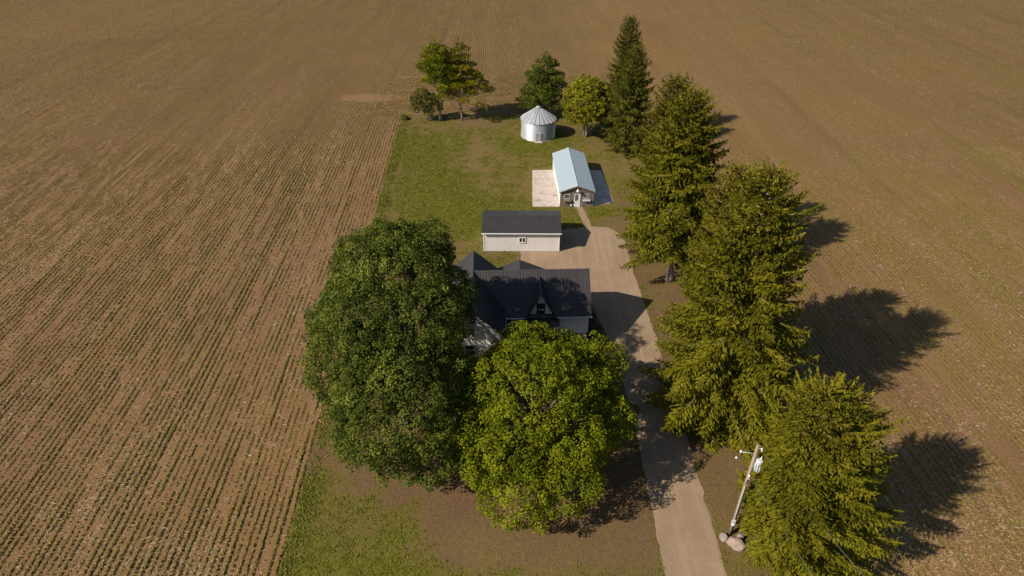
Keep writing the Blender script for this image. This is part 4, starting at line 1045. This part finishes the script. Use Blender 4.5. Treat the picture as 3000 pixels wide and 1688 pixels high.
# ---- utility pole
def utility_pole():
    H = 9.9; root = empty('utility_pole', (16.55,29.25,0))
    tag(root, 'grey wooden utility pole with a transformer at the right edge of the driveway', 'utility pole')
    mb = MB(); mb.tube([(0,0,-.1),(0,0,H*.5),(0,0,H-.02),(0,0,H)], [.15,.128,.105,.09], 14); mb.build('pole', M['pole'], root)
    # transformer can hung on the right, toward the road
    c = (.36,-.16); mb = MB()
    mb.tube([(*c,7.55),(*c,7.60),(*c,8.45),(*c,8.52)], [.20,.235,.235,.23], 20); tk = mb.build('transformer', M['tank'], root)
    mb = MB(); mb.tube([(*c,8.522),(*c,8.56),(*c,8.62)], [.255,.255,.14], 20); mb.build('lid', M['tank'], tk)
    mb = MB(); mb.tube([(c[0]+.05,c[1],8.60),(c[0]+.05,c[1],8.70),(c[0]+.05,c[1],8.74),(c[0]+.05,c[1],8.92)], [.05,.07,.04,.03], 10); mb.build('bushing', M['white_glaze'], tk)
    mb = MB(); mb.box(.08,.20,-.10,.02,7.85,8.25); mb.build('bracket', M['steel'], tk)
    mb = MB()
    for k in range(6):
        a = -2.6+k*.55; x, y = c[0]+.27*math.cos(a), c[1]+.27*math.sin(a); mb.box(x-.012,x+.012,y-.03,y+.03,7.72,8.3)
    mb.build('cooling_fin', M['tank'], tk)
    # guy strut bracket on the left with its insulators
    mb = MB(); mb.tube([(-.05,.02,9.05),(-.95,.10,9.12)], [.035,.03], 8); ar = mb.build('bracket_arm', M['steel'], root)
    mb = MB(); mb.tube([(-.98,.10,9.05),(-.98,.10,9.12),(-.98,.10,9.20),(-.98,.10,9.30)], [.05,.095,.075,.03], 12); mb.build('insulator', M['white_glaze'], ar)
    # cut-out on the right of the top
    mb = MB(); mb.tube([(.08,-.03,9.62),(.24,-.10,9.66)], .025, 6); ct = mb.build('cutout_arm', M['steel'], root)
    mb = MB()
    mb.tube([(.26,-.10,9.72),(.27,-.11,9.66),(.28,-.12,9.60),(.29,-.13,9.54),(.30,-.14,9.48),(.31,-.15,9.40)], [.035,.075,.045,.075,.045,.06], 10); mb.build('fuse_cutout', M['white_glaze'], ct)
    mb = MB(); mb.tube([(.10,-.02,9.80),(.14,-.04,9.86)], [.045,.03], 8); mb.build('top_pin', M['white_glaze'], root)
    # conduit down the pole, weatherhead, meter
    mb = MB(); mb.tube([(-.10,-.17,.02),(-.10,-.16,3),(-.07,-.15,6.6),(-.05,-.16,6.95)], .045, 8); mb.build('conduit', M['steel'], root)
    mb = MB(); mb.tube([(-.05,-.16,6.95),(-.05,-.20,7.05),(-.06,-.30,7.02)], [.05,.07,.05], 8); mb.build('weatherhead', M['white_glaze'], root)
    mb = MB(); mb.box(-.26,.00,-.30,-.17,1.45,2.0); me_ = mb.build('meter_box', M['tank'], root)
    mb = MB(); mb.tube([(-.15,-.30,1.66),(-.15,-.40,1.66),(-.15,-.43,1.66)], [.10,.10,.06], 14); mb.build('meter_dial', M['white_glaze'], me_)
    # coiled cables hanging on the pole
    for r, m, dx in ((.30,'red',.0),(.235,'white_glaze',-.02),(.17,'wire',.01)):
        mb = MB(); pts = []
        for k in range(33):
            a = 2*PI*k/32; pts.append((-.03+dx+r*.62*math.cos(a), -.19-.02*math.sin(2*a)-.05*(.3-r)*3, 6.35+r*1.55*math.sin(a)))
        mb.tube(pts, .020 if m != 'wire' else .025, 6, cap=False); mb.build('cable_coil', M[m], root)
    return root
utility_pole()

def wire(name, a, b, sag, label, bead=False, r=.013):
    a, b = Vector(a), Vector(b); pts = []
    for k in range(25):
        f = k/24; p = a.lerp(b, f); p.z -= sag*4*f*(1-f); pts.append(p)
    root = empty(name, tuple(a)); mb = MB(); mb.tube([p-a for p in pts], r, 6); mb.build('strand', M['wire'], root)
    if bead:
        mb = MB(); p = pts[3]-a; d = (pts[4]-pts[3]).normalized(); mb.tube([p-d*.11, p-d*.05, p+d*.05, p+d*.11], [.03,.085,.085,.03], 10); mb.build('bead', M['white_glaze'], root)
    return tag(root, label, 'wire')
wire('guy_wire', (15.57,29.35,9.05), (16.35,33.7,.0), .05, 'thin guy wire with a white bead running from the pole bracket down into the shade', True, .009)
wire('power_line', (16.86,29.1,9.40), (26.5,4.0,8.6), .55, 'upper power line sagging from the pole top toward the bottom edge', False, .009)
wire('power_line', (16.62,29.1,6.9), (22.5,4.0,6.8), .5, 'lower power line crossing in front of the nearest spruce', False, .008)
